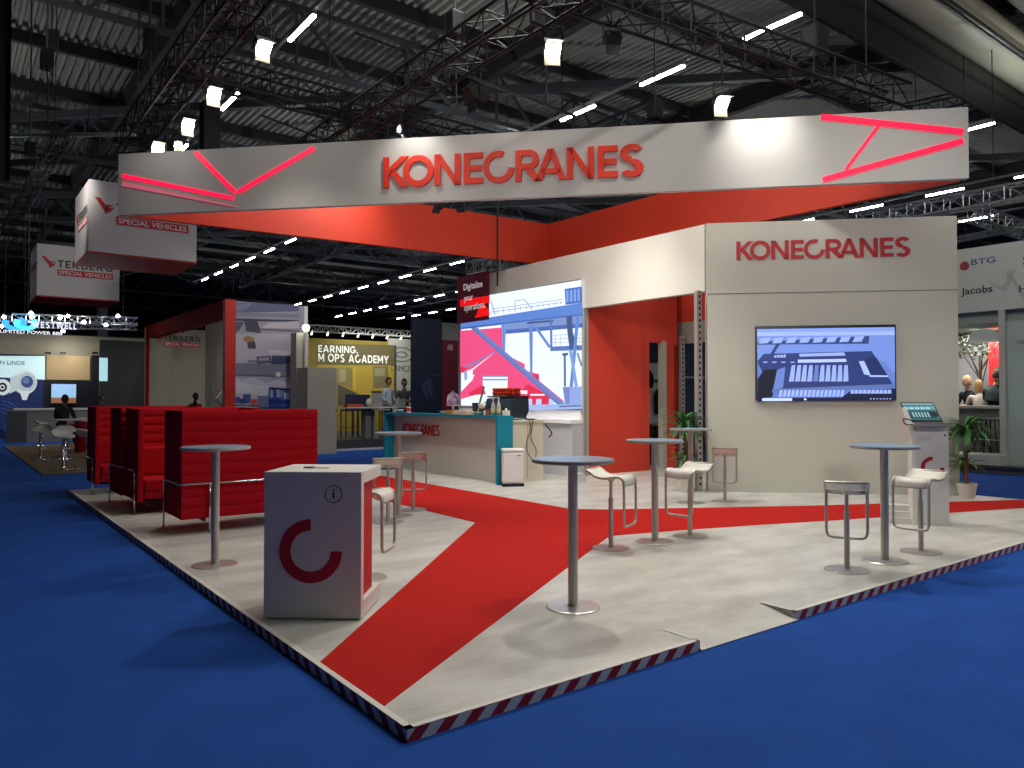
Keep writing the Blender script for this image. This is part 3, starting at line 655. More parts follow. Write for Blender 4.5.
# moving head on the right truss and hoists
q = onZ(815, 45, 7.6)
t = thing('stage_speaker', 'dark boxy stage fixture hanging left of the big girder', 'fixture', q.to_tuple())
MB().obox(q-Vector((.2, .15, .3)), (.4, 0, 0), (0, .3, 0), (0, 0, .6)).build('body', BLACK, t, world=True, bevel=.03)
MB().tube([q+Vector((.15, 0, .05)), q+Vector((.55, -.2, .1))], .14, 12).build('head', BLACK, t, world=True)
MB().tube([q+Vector((0, 0, .3)), q+Vector((0, 0, 4.0))], .02, 6).build('chain', BLACK, t, world=True)
q = onZ(210, 123, 7.2)
t = thing('hoist_bag', 'tall dark hoist bag hanging above the banner at left', 'hoist', q.to_tuple())
MB().box((q.x-.17, q.y-.17, 5.7), (q.x+.17, q.y+.17, 7.6)).build('bag', mat('#121314', .8), t, world=True, bevel=.03)
MB().tube([(q.x, q.y, 7.6), (q.x, q.y, 12.3)], .015, 6).build('chain', BLACK, t, world=True)
q = onZ(-6, 180, 5.4)
t = thing('hanging_drape', 'black hanging drape at the left picture edge', 'drape', (q.x, q.y, 5.4))
for i in range(1):
    m = MB(); d = Vector((.795, -.606, 0)); pr = []
    for k in range(25): pr.append(Vector((q.x, q.y, q.z))+d*(.26-.1*k)+Vector((.606, .795, 0))*.05*math.sin(k*1.7))
    m.add([tuple(p) for p in pr]+[(p.x, p.y, 12) for p in pr], [(i, i+1, 26+i, 25+i) for i in range(24)])
    m.add([(p.x+.01, p.y+.02, p.z) for p in pr]+[(p.x+.01, p.y+.02, 12) for p in pr], [(i, i+1, 26+i, 25+i) for i in range(24)])
    m.build('cloth', BLACK, t, world=True)
# motors, cables and hangers over the trusses
for i, (px, py, z) in enumerate([(47, 60, 8.5), (52, 40, 9.5), (30, 150, 8.0), (150, 40, 9), (455, 25, 7.6), (655, 110, 7.4), (545, 20, 7.4)]):
    q = onZ(px, py, z); t = thing('chain_hoist', ['black chain hoist at the far upper left', 'black chain hoist below the first purlin at left', 'black chain hoist low at the left edge', 'black chain hoist above the left truss',
        'black chain hoist above the centre truss', 'black chain hoist behind the banner above its R', 'black chain hoist near the bright centre floodlight'][i], 'hoist', q.to_tuple())
    MB().box((q.x-.12, q.y-.12, q.z-.2), (q.x+.12, q.y+.12, q.z+.2)).build('motor', BLACK, t, world=True, bevel=.03)
    MB().tube([(q.x, q.y, q.z), (q.x, q.y, 12.3)], .02, 6).build('chain', mat('#4b4d50', .4, .8), t, world=True)
    MB().tube([(q.x, q.y, q.z), (q.x+.03, q.y, q.z-1.3)], .015, 6).build('hook', BLACK, t, world=True)
for i, (x0, y0, x1, y1, z) in enumerate([(5, 360, 60, 95, 8.4), ]):
    pass
box_truss('stage_truss', onZ(5, 232, 8.0).to_tuple(), onZ(66, 130, 8.0).to_tuple(), .3, 'slim dark truss hanging diagonally near the left edge', r=.02)
tag(MB().tube([onZ(8, 136, 9.0), onZ(135, 134, 9.0)], .07, 8).build('roof_pipe', mat('#8f9294', .4, .6), smooth=True), 'pale horizontal pipe at the upper left under the roof', 'pipe')

# ================================================================== FURNITURE: bar tables and stools
TAB = [(573, 607, 'round bar table nearest the camera, alone beside the red path'), (215, 565, 'round bar table in front of the nearest red sofa'), (885, 561, 'round bar table near the screen kiosk on the right'),
       (655, 542, 'round bar table between two white stools at stand centre'), (398, 516, 'round bar table in front of the reception counter'), (691, 503, 'round bar table beside the plant at the wall end')]
def make_table():
    t = thing('bar_table', '', 'table', (0, 0, ZP), 0, 'round bar tables with steel columns')
    tt = MB().lathe([(.296, 1.064), (.305, 1.068), (.305, 1.086), (.302, 1.09)], n=48).build('tabletop', [TABLEDGE], t)
    MB().lathe([(.300, 1.090), (.299, 1.0925)], n=48).build('top_surface', TABLETOP, tt)['label'] = 'grey blue laminate surface'
    MB().lathe([(.036, .012), (.036, 1.05), (.09, 1.055), (.09, 1.064)], n=24).build('column', STEEL, t, smooth=False)
    MB().lathe([(.20, 0), (.20, .006), (.19, .011), (.05, .016), (.05, .02)], n=48).build('base', mat('#ccc9c4', .3, .7), t)
    return t
tb = None
for px, py, lab in TAB:
    q = onZ(px, py, ZP)
    if tb is None: tb = make_table(); tb.location = (q.x, q.y, ZP); tb['label'] = lab
    else: dup(tb, (q.x, q.y, ZP), 0, lab)
def smooth_path(pts, k=5):
    out = []; n = len(pts)
    for i in range(n-1):
        p0, p1, p2, p3 = pts[max(i-1, 0)], pts[i], pts[i+1], pts[min(i+2, n-1)]
        for j in range(k):
            t = j/k; out.append(tuple(.5*((2*b)+(-a+c)*t+(2*a-5*b+4*c-d)*t*t+(-a+3*b-3*c+d)*t**3) for a, b, c, d in zip(p0, p1, p2, p3)))
    return out+[pts[-1]]
def make_stool():
    t = thing('bar_stool', '', 'stool', (0, 0, ZP), 0, 'white bar stools with looped steel footrest')
    prof = smooth_path([(-.205, .800), (-.165, .785), (-.10, .742), (0, .728), (.09, .742), (.155, .744), (.195, .715), (.205, .665)], 4)
    m = MB(); n = len(prof); wd = .165
    vs = []
    for x, z in prof:
        for y, dz in ((-wd, 0), (-wd*.5, -.004), (0, -.006), (wd*.5, -.004), (wd, 0)): vs.append((x, y, z+dz+.006))
    for x, z in prof:
        for y, dz in ((-wd, 0), (-wd*.5, -.004), (0, -.006), (wd*.5, -.004), (wd, 0)): vs.append((x, y, z+dz-.010))
    N = n*5; fs = []
    for i in range(n-1):
        for j in range(4):
            a = i*5+j; fs += [(a, a+1, a+6, a+5), (N+a, N+a+5, N+a+6, N+a+1)]
        fs += [(i*5, i*5+5, N+i*5+5, N+i*5), (i*5+4, N+i*5+4, N+i*5+9, i*5+9)]
    for j in range(4): fs += [(j, N+j, N+j+1, j+1), ((n-1)*5+j, (n-1)*5+j+1, N+(n-1)*5+j+1, N+(n-1)*5+j)]
    m.add(vs, fs); m.build('seat', SEATW, t, smooth=True)
    side = [(x, z) for x, z in prof]+[(.207, .56), (.207, .45), (.207, .30)]
    loop = [(x, -wd-.008, z) for x, z in side]+[(.207, -wd+.01, .262), (.207, -wd+.04, .252), (.207, 0, .250), (.207, wd-.04, .252), (.207, wd-.01, .262)]+[(x, wd+.008, z) for x, z in side[::-1]]
    MB().tube(loop, .0135, 8, closed=True).build('frame', STEEL, t, smooth=True)
    MB().lathe([(.024, .012), (.024, .52), (.016, .525), (.016, .67), (.02, .68), (.05, .712), (.05, .722)], n=20).build('column', STEEL, t)
    MB().lathe([(.19, 0), (.19, .006), (.18, .010), (.03, .014), (.03, .02)], n=44).build('base', mat('#bcb8b2', .35, .6), t)
    return t
st = None
def face(q, target): return math.atan2(target[1]-q[1], target[0]-q[0])
ST = [((611, 548), (0, None, 655, 542), 'white stool left of the centre bar table, raised lip to the left'), ((690, 536), (0, None, 655, 542), 'white stool right of the centre bar table, seat tipping forward'),
      ((725, 501), None, 'white stool standing against the television wall'), ((847, 570), None, 'white stool at lower right, left of the kiosk bar table'),
      ((921, 552), None, 'white stool at lower right, in front of the kiosk'), ((413, 510), None, 'white stool right of the bar table before the reception counter'),
      ((388, 522), None, 'white stool left of the bar table at the reception counter'),
      ((365, 578), None, 'white stool mostly hidden behind the white information counter')]
fwd = Vector((.606, .795)); rgt = Vector((.795, -.606))
ANG = [rgt+fwd*-.25, rgt*-1+fwd*-.45, fwd*-1+rgt*.0, fwd*-1+rgt*.05, rgt*-1+fwd*-.45, fwd*-1+rgt*.35, rgt*1.0+fwd*-.2]
ANG = [rgt*1+fwd*-.55, rgt*-.75+fwd*-.66, fwd*753+rgt*213, fwd*753+rgt*335, rgt*-.80+fwd*-.6, fwd*753-rgt*60, fwd*753-rgt*123, rgt*1+fwd*-.15]
for (pp, _, lab), an in zip(ST, ANG):
    q = onZ(*pp, ZP); rz = math.atan2(an.y, an.x)
    if st is None: st = make_stool(); st.location = (q.x, q.y, ZP); st.rotation_euler = (0, 0, rz); st['label'] = lab
    else: dup(st, (q.x, q.y, ZP), rz, lab)

# ================================================================== SOFAS
def channel(mb, p0, p1, nrm, th, z0, z1, n, bulge=.016, both=True):
    p0, p1, nrm = Vector(p0), Vector(p1), Vector(nrm).normalized(); prof = []
    for i in range(n*6+1):
        f = i/(n*6); s = abs(math.sin(PI*(i % 6)/6)) if i % 6 else 0
        prof.append((th/2+bulge*s**.6-bulge*.5, z0+(z1-z0)*f))
    back = [(-t if both else -th/2, z) for t, z in prof[::-1]] if both else [(-th/2, z1), (-th/2, z0)]
    full = prof+back; k = len(full)
    A = [p0+nrm*t+VZ*z for t, z in full]; B = [p1+nrm*t+VZ*z for t, z in full]
    fs = [(i, (i+1) % k, k+(i+1) % k, k+i) for i in range(k)]
    mb.add(A+B, fs)
    # end caps as quads across
    m = len(prof)
    if both:
        for off in (0, k):
            for i in range(m-1): mb.f.append([len(mb.v)-2*k+off+i, len(mb.v)-2*k+off+i+1, len(mb.v)-2*k+off+k-2-i, len(mb.v)-2*k+off+k-1-i]); mb.mi.append(mb.cur)
    else:
        mb.poly(A); mb.poly(B)
def make_sofa():
    t = thing('high_back_sofa', '', 'sofa', (0, 0, ZP), 0, 'red high back sofas on the platform')
    W, D, z0, z1 = .80, .41, .17, 1.40
    m = MB(); channel(m, (-W, D-.05, 0), (W, D-.05, 0), (0, 1, 0), .09, z0, z1, 10); m.build('back_panel', REDF, t)
    for s in (-1, 1):
        MB().box((s*(W-.035)-.036, -D, z0), (s*(W-.035)+.036, D-.08, z1)).build('side_panel', REDF, t, bevel=.014)
    MB().box((-W+.08, -D+.0, .20), (W-.08, D-.1, .30)).build('seat_base', REDF, t, bevel=.02)
    for s in (0, 1):
        x0 = -W+.085+s*(W-.085); x1 = x0+W-.09
        MB().box((x0, -D-.01, .30), (x1, D-.22, .46)).build('seat_cushion', REDF, t, bevel=.035, seg=3, smooth=False)
        MB().box((x0, D-.27, .46), (x1, D-.10, .86)).build('back_cushion', REDF, t, bevel=.05, seg=3)
    # chrome rail round the outside with legs
    rr = W+.022; yy = D+.025
    rail = [(-rr, -D+.10, .50), (-rr, -D+.10, .555), (-rr, -D+.14, .57), (-rr, yy-.04, .57), (-rr+.04, yy, .57), (rr-.04, yy, .57), (rr, yy-.04, .57), (rr, -D+.14, .57), (rr, -D+.10, .555), (rr, -D+.10, .50)]
    MB().tube(rail, .011, 8).build('rail', CHROME, t, smooth=True)
    for x, y in ((-rr, -D+.10), (rr, -D+.10), (-W+.30, yy+.005), (W-.30, yy+.005)):
        MB().tube([(x, y, .565 if y > 0 else .5), (x, y, .004)], .011, 8).lathe([(.02, 0), (.02, .008)], (x, y, 0), 12).build('leg', CHROME, t, smooth=True)
    MB().box((-W+.1, -.02, .13), (W-.1, .02, .17)).box((-W+.25, -D+.1, .13), (-W+.28, D-.06, .17)).box((W-.28, -D+.1, .13), (W-.25, D-.06, .17)).build('under_frame', BLACK, t)
    return t
so = make_sofa(); so.location = (2.18+.8, 8.95+.43, ZP); so.rotation_euler = (0, 0, PI); so['label'] = 'red high back sofa nearest the camera, seen from behind'
dup(so, (2.10+.8, 10.87+.41, ZP), 0, 'red high back sofa showing its seat, second from the camera')
dup(so, (2.05+.8, 12.16, ZP), PI, 'red high back sofa placed back to back behind the second one')
dup(so, (1.99+.8, 13.50+.41, ZP), 0, 'red high back sofa farthest from the camera at the platform end')
for (x, y, lab) in ((2.95, 10.32, 'low dark cable box on the floor between the first two sofas'),):
    tag(MB().box((x-.3, y-.1, ZP), (x+.2, y+.1, ZP+.05)).build('cable_box', mat('#4a4038', .6), base=True, bevel=.01), lab, 'box')

# ================================================================== INFORMATION COUNTER
pa, pb_ = onZ(263.4, 619, ZP), onZ(361, 620.5, ZP)
ux = (pb_-pa); WI = ux.length; rz = math.atan2(ux.y, ux.x)
ic = thing('information_counter', 'white information counter with a red open ring logo on the front', 'counter', tuple((pa+pb_)/2), rz)
h = WI/2; HT = 1.025; DP = .60
MB().box((-h, 0, 0.008), (h, .07, HT)).build('front_board', LAQ, ic, bevel=.003, seg=1)
MB().box((-h, .07, HT-.085), (h, DP, HT)).build('top_board', LAQ, ic, bevel=.003, seg=1)
MB().box((-h, .07, .008), (h, DP, .12)).build('base_board', LAQ, ic, bevel=.003, seg=1)
MB().box((-h+.035, .07, .12), (h-.035, DP-.14, HT-.085)).build('red_core', mat('#bb2326', .5), ic)['label'] = 'red inset side panel'
MB().box((-h, .07, .12), (-h+.03, DP-.1, HT-.085)).build('side_board', LAQ, ic)
MB().box((-h+.02, .02, 0), (h-.02, DP-.02, .008)).build('foot', BLACK, ic)
RL = mat('#b51425', .5)
cx, cz, ro, ri = -.012, .475, .222, .142; m = MB()
for qd in arcstrip(cx, cz, ro, ri, 90, 360, 40): m.prism([(x, -.0005, z) for x, z in qd], (0, -.003, 0))
m.build('ring_logo', RL, ic)['label'] = 'red three quarter ring'
m = MB(); ix, iz = .148, .872
for qd in arcstrip(ix, iz, .062, .057, 0, 360, 36): m.prism([(x, -.0005, z) for x, z in qd], (0, -.002, 0))
m.box((ix-.006, -.0025, iz-.032), (ix+.006, -.0005, iz+.012)); m.box((ix-.006, -.0025, iz+.022), (ix+.006, -.0005, iz+.034))
m.build('information_symbol', BLACK, ic)
q = Matrix.Translation(ic.location) @ Matrix.Rotation(rz, 4, 'Z')
t = thing('card_holder', 'small grey flat card holder lying on the information counter', 'holder', tuple(q @ Vector((-.06, .28, HT))), rz)
MB().box((-.09, -.03, .001), (-.02, .03, .012)).build('tray', mat('#74756f', .4), t); MB().box((-.02, -.015, .001), (.09, .02, .005)).build('card', mat('#a9a79a', .5), t)

# ================================================================== RECEPTION COUNTER
rc = thing('reception_counter', 'long white reception counter framed in turquoise with red lettering', 'counter', (8.05, 13, ZP))
CA, CE, C0, C1, CH = 7.88, 8.22, 10.76, 15.05, 1.285
MB().box((CA, C0, CH-.05), (CE, C1, CH)).build('top', TURQ, rc, world=True)['label'] = 'turquoise counter top'
for y0, y1 in ((C0, C0+.06), (C1-.06, C1)): MB().box((CA, y0, ZP), (CE, y1, CH-.05)).build('end_panel', TURQ, rc, world=True)['label'] = 'turquoise end panel'
MB().box((CE-.10, C0+.06, ZP), (CE-.04, C1-.06, CH-.05)).build('front_panel', mat('#d2cec4', .5), rc, world=True)
ta = onA(403, 434, CE-.1); tb2 = onA(440, 434, CE-.1); lm = MB()
for k in company(Vector((CE-.101, ta.y, ta.z+.01)), (0, -1, 0), VZ, abs(ta.y-tb2.y), .23, .01, 0): lm.add(k.v, k.f)
lm.build('lettering', mat('#c22630', .5), rc, world=True)['label'] = 'red capital lettering'
bc = thing('back_cabinet', 'cream cabinet behind the turquoise end of the reception counter', 'cabinet', (8.67, 11.6, ZP))
MB().box((8.30, 10.90, ZP), (9.04, 13.2, 1.16)).build('body', mat('#d6cfb8', .5), bc, world=True); MB().box((8.29, 10.88, 1.16), (9.05, 13.21, 1.19)).build('top', mat('#e2dcc8', .4), bc, world=True)
MB().box((8.66, 10.897, .14), (8.668, 10.9, 1.1)).build('door_gap', mat('#8d8878', .6), bc, world=True)
# items on the counter
CT = CH
def ctr(px): # point on counter top centre line
    q = onA(px, 410, 8.05); return q.y
def onctr(name, px, da, label, cat): return thing(name, label, cat, (8.05+da, ctr(px), CT))
t = onctr('glass_dome', 453, .0, 'glass cake dome with purple sheen on the reception counter', 'dome')
MB().lathe([(.02, .10), (.03, .16), (.13, .165), (.13, .175)], n=24).lathe([(.08, 0), (.08, .01), (.02, .03), (.02, .10)], n=24).build('cake_stand', mat('#cfd3d6', .2), t)
MB().lathe([(.120, .176), (.120, .30), (.112, .35), (.085, .395), (.04, .42), (.012, .425), (.012, .44), (.02, .45), (.012, .46)], n=24).build('dome', mat('#d8c6e0', .05, trans=.85, alpha=.6), t, smooth=True)
MB().lathe([(.07, .176), (.075, .24), (.05, .30), (.01, .32)], n=14).build('cake', mat('#a78fa8', .7), t, smooth=True)
t = onctr('plate_stack', 460, .0, 'stack of glass plates beside the cake dome', 'plates')
for i in range(4): MB().lathe([(.06, .022*i), (.11, .022*i+.012), (.11, .022*i+.018)], n=20).build('plate', mat('#c9d2d6', .2), t)
t = onctr('wooden_box', 455.5, -.08, 'small orange wooden box at the front of the counter', 'box'); MB().box((-.06, -.11, 0), (.06, .11, .075)).build('body', mat('#c08a45', .6), t, bevel=.004); MB().box((-.062, -.112, .075), (.062, .112, .082)).build('lid', mat('#b07a3a', .6), t)
t = onctr('serving_tray', 466, -.06, 'pale wooden serving tray on the reception counter', 'tray'); MB().box((-.09, -.28, 0), (.09, .28, .02)).build('board', mat('#dfc9a4', .6), t); MB().box((-.08, -.26, .02), (.08, .26, .07)).build('biscuit_pack', mat('#d8c0a0', .6), t, bevel=.01)
t = onctr('snack_bowl', 448, -.08, 'white bowl at the left of the counter snacks', 'bowl'); MB().lathe([(.04, 0), (.05, .01), (.10, .055), (.102, .06), (.094, .058), (.045, .015)], n=24).build('bowl', LAQ, t, smooth=True)
t = onctr('snack_bowl', 480, -.08, 'pale green bowl in front of the stirrer cup', 'bowl'); MB().lathe([(.04, 0), (.05, .01), (.12, .05), (.122, .055), (.11, .053), (.045, .015)], n=24).build('bowl', mat('#a9c7b4', .4), t, smooth=True)
t = onctr('paper_cup', 473, .05, 'tall dark brown paper cup with a lid', 'cup'); MB().lathe([(.045, 0), (.06, .2)], n=20).build('cup', mat('#3a2620', .6), t); MB().lathe([(.063, .2), (.063, .215), (.05, .225)], n=20).build('lid', BLACK, t)
t = onctr('stirrer_cup', 480, .03, 'cup full of yellow and white stirrer sticks', 'cup'); MB().lathe([(.04, 0), (.05, .12)], n=20).build('cup', mat('#3a3330', .6), t)
for i in range(9):
    an = i*.7; r_ = .03; MB().tube([(r_*.4*math.cos(an), r_*.4*math.sin(an), .02), (r_*1.6*math.cos(an), r_*1.6*math.sin(an), .21+.01*(i % 3))], .006, 5).build('stirrer', mat('#e0b64a' if i % 2 else '#efe7d4', .5), t)
t = onctr('spice_jar', 489, -.04, 'small brown jar beside the two bottles', 'jar'); MB().lathe([(.035, 0), (.035, .10)], n=16).build('jar', mat('#9c4b38', .4), t); MB().lathe([(.036, .10), (.036, .12)], n=16).build('lid', mat('#5a3a2a', .4), t)
for px, lab in ((494.5, 'clear glass bottle, left one of the pair'), (500, 'clear glass bottle, right one of the pair')):
    t = onctr('syrup_bottle', px, -.03, lab+' on the reception counter', 'bottle'); t['group'] = 'glass bottles on the counter'
    MB().lathe([(.04, 0), (.042, .17), (.03, .21), (.014, .25), (.014, .30)], n=18).build('bottle', mat('#cdd2cc', .1, trans=.5), t, smooth=True); MB().lathe([(.041, .05), (.0435, .05), (.0435, .14), (.041, .14)], n=18).build('paper_label', mat('#b4aa8c', .6), t); MB().lathe([(.017, .30), (.017, .325)], n=14).build('cap', mat('#cfcfcf', .4), t)
t = onctr('sugar_box', 494.5+9, .06, 'small white sugar box at the right counter end', 'box'); MB().box((-.05, -.05, 0), (.05, .05, .09)).build('body', LAQ, t, bevel=.006); MB().ball((0, 0, .11), .02).build('knob', LAQ, t)
t = onctr('paper_cup', 408.5, .0, 'small red and white cup near the left end of the counter', 'cup'); MB().lathe([(.045, 0), (.055, .13)], n=20).build('cup', mat('#dcd6d2', .5), t); MB().lathe([(.0495, .04), (.0535, .04), (.0545, .10), (.052, .10)], n=20).build('band', REDL, t)
t = onctr('glass_bowl', 400, .0, 'low pale blue glass bowl left of the red and white cup', 'bowl'); MB().lathe([(.05, 0), (.10, .07), (.105, .07), (.05, .01)], n=20).build('bowl', mat('#a9cdd6', .2), t, smooth=True)
# coffee machine
cm = thing('coffee_machine', 'dark grey espresso machine on the cream cabinet', 'coffee machine', (8.74, 11.60, 1.19)); cm.scale = (1.0, 1.0, 1.12)
MB().prism([(-.16, -.36, .02), (-.27, -.40, .22), (-.22, -.40, .36), (.2, -.40, .38), (.24, -.36, .14), (.16, -.36, .02)], (0, .80, 0)).build('body', mat('#37414a', .35, .3), cm, bevel=.02)
MB().box((-.22, -.40, .375), (.2, .38, .40)).build('cup_tray', mat('#2a2d30', .3, .5), cm)
for y in (-.25, 0, .25): MB().tube([(-.24, y, .2), (-.38, y, .17)], .02, 8).build('filter_handle', BLACK, cm)
MB().tube([(-.22, .42, .3), (-.3, .46, .25), (-.32, .47, .1)], .01, 6).build('steam_wand', CHROME, cm)
for x, y in ((-.17, -.35), (.17, -.35), (-.17, .35), (.17, .35)): MB().lathe([(.02, 0), (.02, .03)], (x, y, 0), 10).build('foot', BLACK, cm)
cup0 = None
for i in range(7):
    for j in range(2):
        loc = (8.64+.13*j, 11.30+.1*i, 1.19+.402*1.12)
        lab = 'orange red coffee cups on the espresso machine, %s pair in the %s row' % (ORD[i], ['left', 'right'][j])
        if cup0 is None:
            cup0 = thing('coffee_cup', lab, 'cup', loc, 0, 'orange red cups on the espresso machine')
            MB().lathe([(.03, .0), (.045, .07), (.045, .075), (.04, .072), (.028, .01)], n=14).build('cup', mat('#d8401e', .4), cup0, smooth=True)
            MB().lathe([(.03, .075), (.045, .145), (.045, .15), (.04, .147), (.028, .09)], n=14).build('cup', mat('#d8401e', .4), cup0, smooth=True)
        else: dup(cup0, loc, 0, lab)
t = thing('milk_frother', 'tall silver frother tube leaning on the espresso machine cups', 'frother', (8.66, 12.44, 1.19)); MB().tube([(0, 0, .0), (0, 0, .3), (0, -.16, .64)], .02, 8).build('tube', mat('#8c8f92', .3, .8), t)
MB().lathe([(.04, 0), (.04, .01)], n=12).build('foot', BLACK, t)
t = thing('card_terminal', 'grey keypad lying on the near corner of the cream cabinet', 'keypad', (8.47, 11.06, 1.19)); MB().box((-.13, -.1, 0), (.13, .1, .03)).build('body', mat('#6a6f74', .5), t, bevel=.008)
for i in range(4):
    for j in range(3): MB().box((-.10+.055*i, -.07+.05*j, .03), (-.06+.055*i, -.035+.05*j, .04)).build('key', mat('#a8adb0', .5), t)
t = thing('oval_plate', 'dark oval plate right of the keypad on the cream cabinet', 'plate', (8.85, 11.05, 1.19)); m = MB(); m.lathe([(.05, 0), (.13, .02), (.13, .025), (.05, .01)], n=24); m.build('plate', mat('#3c4146', .3), t)
tag(MB().tube(smooth_path([(8.66, 10.98, 1.21), (8.68, 10.86, 1.19), (8.69, 10.85, 1.0), (8.60, 10.84, .80), (8.62, 10.84, .6), (8.78, 10.84, .45), (8.82, 10.84, .65), (8.70, 10.84, .85), (8.74, 10.85, 1.1), (8.76, 10.88, 1.20), (8.77, 10.98, 1.21)]), .008, 6).build('power_cable', BLACK, smooth=True), 'thin black cable looping down the front of the cream cabinet', 'cable')
tag(MB().tube(smooth_path([(9.06, 10.86, 1.10), (9.16, 10.84, 1.0), (9.2, 10.84, .92), (9.12, 10.84, .86)]), .012, 6).build('power_cable', BLACK, smooth=True), 'short thick black cable sticking out right of the cream cabinet', 'cable')
# waste bin
q = onZ(513, 486, ZP)
bn = thing('pedal_bin', 'white pedal bin standing against the turquoise counter end', 'bin', (q.x+.02, q.y+.04, ZP), -TH+.1)
MB().prism([(-.19, -.13, .04), (.19, -.13, .04), (.19, .13, .04), (-.19, .13, .04)], (0, 0, .56)).build('body', mat('#e3dcd9', .4), bn, bevel=.05, seg=4)
MB().prism([(-.195, -.135, .605), (.195, -.135, .605), (.195, .135, .605), (-.195, .135, .605)], (0, 0, .05)).build('lid', mat('#ece8e4', .35), bn, bevel=.02, seg=3)
MB().box((-.19, -.13, 0), (.19, .13, .04)).build('plinth', BLACK, bn); MB().box((-.08, -.18, .01), (.1, -.12, .03)).build('pedal', mat('#2e2f31', .4), bn); MB().box((.06, -.134, .53), (.13, -.131, .545)).build('badge', mat('#6d6d6d', .4), bn)
tag(MB().box((9.28, 10.2, ZP), (9.5, 10.42, ZP+.12)).box((9.3, 10.22, ZP+.12), (9.46, 10.40, ZP+.16)).build('white_box', mat('#cfccc8', .5), base=True), 'small white box on the floor below the video wall', 'box')

# ================================================================== KIOSK
ka, kb = onZ(917, 525, ZP), onZ(949.5, 526.2, ZP); ux = kb-ka; rz = math.atan2(ux.y, ux.x); WK = ux.length
ki = thing('screen_kiosk', 'white slanted kiosk with a red open ring logo and tablet laptop', 'kiosk', tuple((ka+kb)/2), rz)
h = WK/2
prof = [(0, 0), (0, 1.12), (.02, 1.20), (.20, 1.215), (.26, 1.12), (.26, 1.0), (.30, 0)]
MB().prism([(-h, y, z) for y, z in prof], (2*h, 0, 0)).build('body', LAQ, ki, bevel=.002, seg=1)
MB().prism([(-h-.045, -.0, 1.02), (-h-.0, -.0, 1.02), (-h, .0, 1.12), (-h-.1, .02, 1.42), (-h-.15, .02, 1.42)], (0, .2, 0)).prism([(-h-.045, 0, 0), (-h, 0, 0), (-h, 0, 1.02), (-h-.045, 0, 1.02)], (0, .2, 0)).build('side_fin', mat('#e6e3dc', .4), ki)
MB().box((-h-.06, -.20, 1.21), (h+.02, .05, 1.225)).build('keyboard_shelf', mat('#8f8d88', .4), ki)
m = MB()
for qd in arcstrip(.0, .70, .13, .085, 90, 360, 30): m.prism([(x, -.0005, z) for x, z in qd], (0, -.003, 0))
m.build('ring_logo', RL, ki)['label'] = 'red three quarter ring'
MB().box((h-.05, -.003, 1.08), (h-.03, 0, 1.10)).build('lock', BLACK, ki)
lt = thing('laptop', 'open laptop showing a harbour view on top of the white kiosk', 'laptop', tuple((ka+kb)/2+VZ*1.225), rz)
MB().box((-h-.0, -.19, .001), (h-.0, .03, .018)).build('keyboard', mat('#6e6f70', .4), lt)
so_ = Vector((-h-.06, .05, .02)); su = Vector((1, 0, 0)); sv = Vector((-.10, .10, .28)).normalized(); sn = su.cross(sv); SW = 2*h+.02; SH = .27
MB().obox(so_, su*SW, sv*SH, -sn*.012).build('lid', mat('#15181a', .4), lt)
def lq(x0, y0, x1, y1, d=.001): return [so_+su*(SW*x)+sv*(SH*y)+sn*d for x, y in ((x0, y0), (x1, y0), (x1, y1), (x0, y1))]
m = MB(); cols = []
for i, (c_, r) in enumerate([('#2f6068', (.03, .05, .97, .95)), ('#6a989c', (.03, .86, .97, .95)), ('#5b8b92', (.03, .62, .97, .80)), ('#17363e', (.12, .2, .9, .55)), ('#0e2128', (.75, .3, .95, .5)), ('#12252b', (.03, .05, .97, .12))]+[('#7fa9ae', (.2+.09*k, .25, .25+.09*k, .5)) for k in range(6)]+[('#9cc4c8', (.05+.16*k, .66, .17+.16*k, .74)) for k in range(5)]):
    if c_ not in cols: cols.append(c_)
    m.cur = cols.index(c_); m.poly(lq(*r, d=.001+.0003*i))
m.build('screen', [mat(c_, .4, emit=.6) for c_ in cols], lt)
t = thing('step_box', 'low white stepped box on the floor left of the kiosk', 'box', tuple(onZ(907, 525, ZP)+Vector((.12, .16, 0))), rz)
MB().box((-.15, -.12, 0), (.15, .2, .07)).build('lower_step', LAQ, t); MB().box((-.15, -.06, .07), (.15, .2, .14)).build('middle_step', LAQ, t); MB().box((-.15, 0, .14), (.15, .2, .21)).build('upper_step', LAQ, t)
tag(MB().tube(smooth_path([tuple(ki.location+Vector((x*ux.normalized().x-y*ux.normalized().y*-1*-1, x*ux.normalized().y+y*ux.normalized().x, z))) for x, y, z in ((-h+.08, -.1, 1.23), (-h-.14, -.16, 1.22), (-h-.16, -.1, 1.29), (-h-.02, -.12, 1.25))]), .008, 6).build('power_cable', BLACK, smooth=True), 'black cable curling beside the laptop on the kiosk', 'cable')

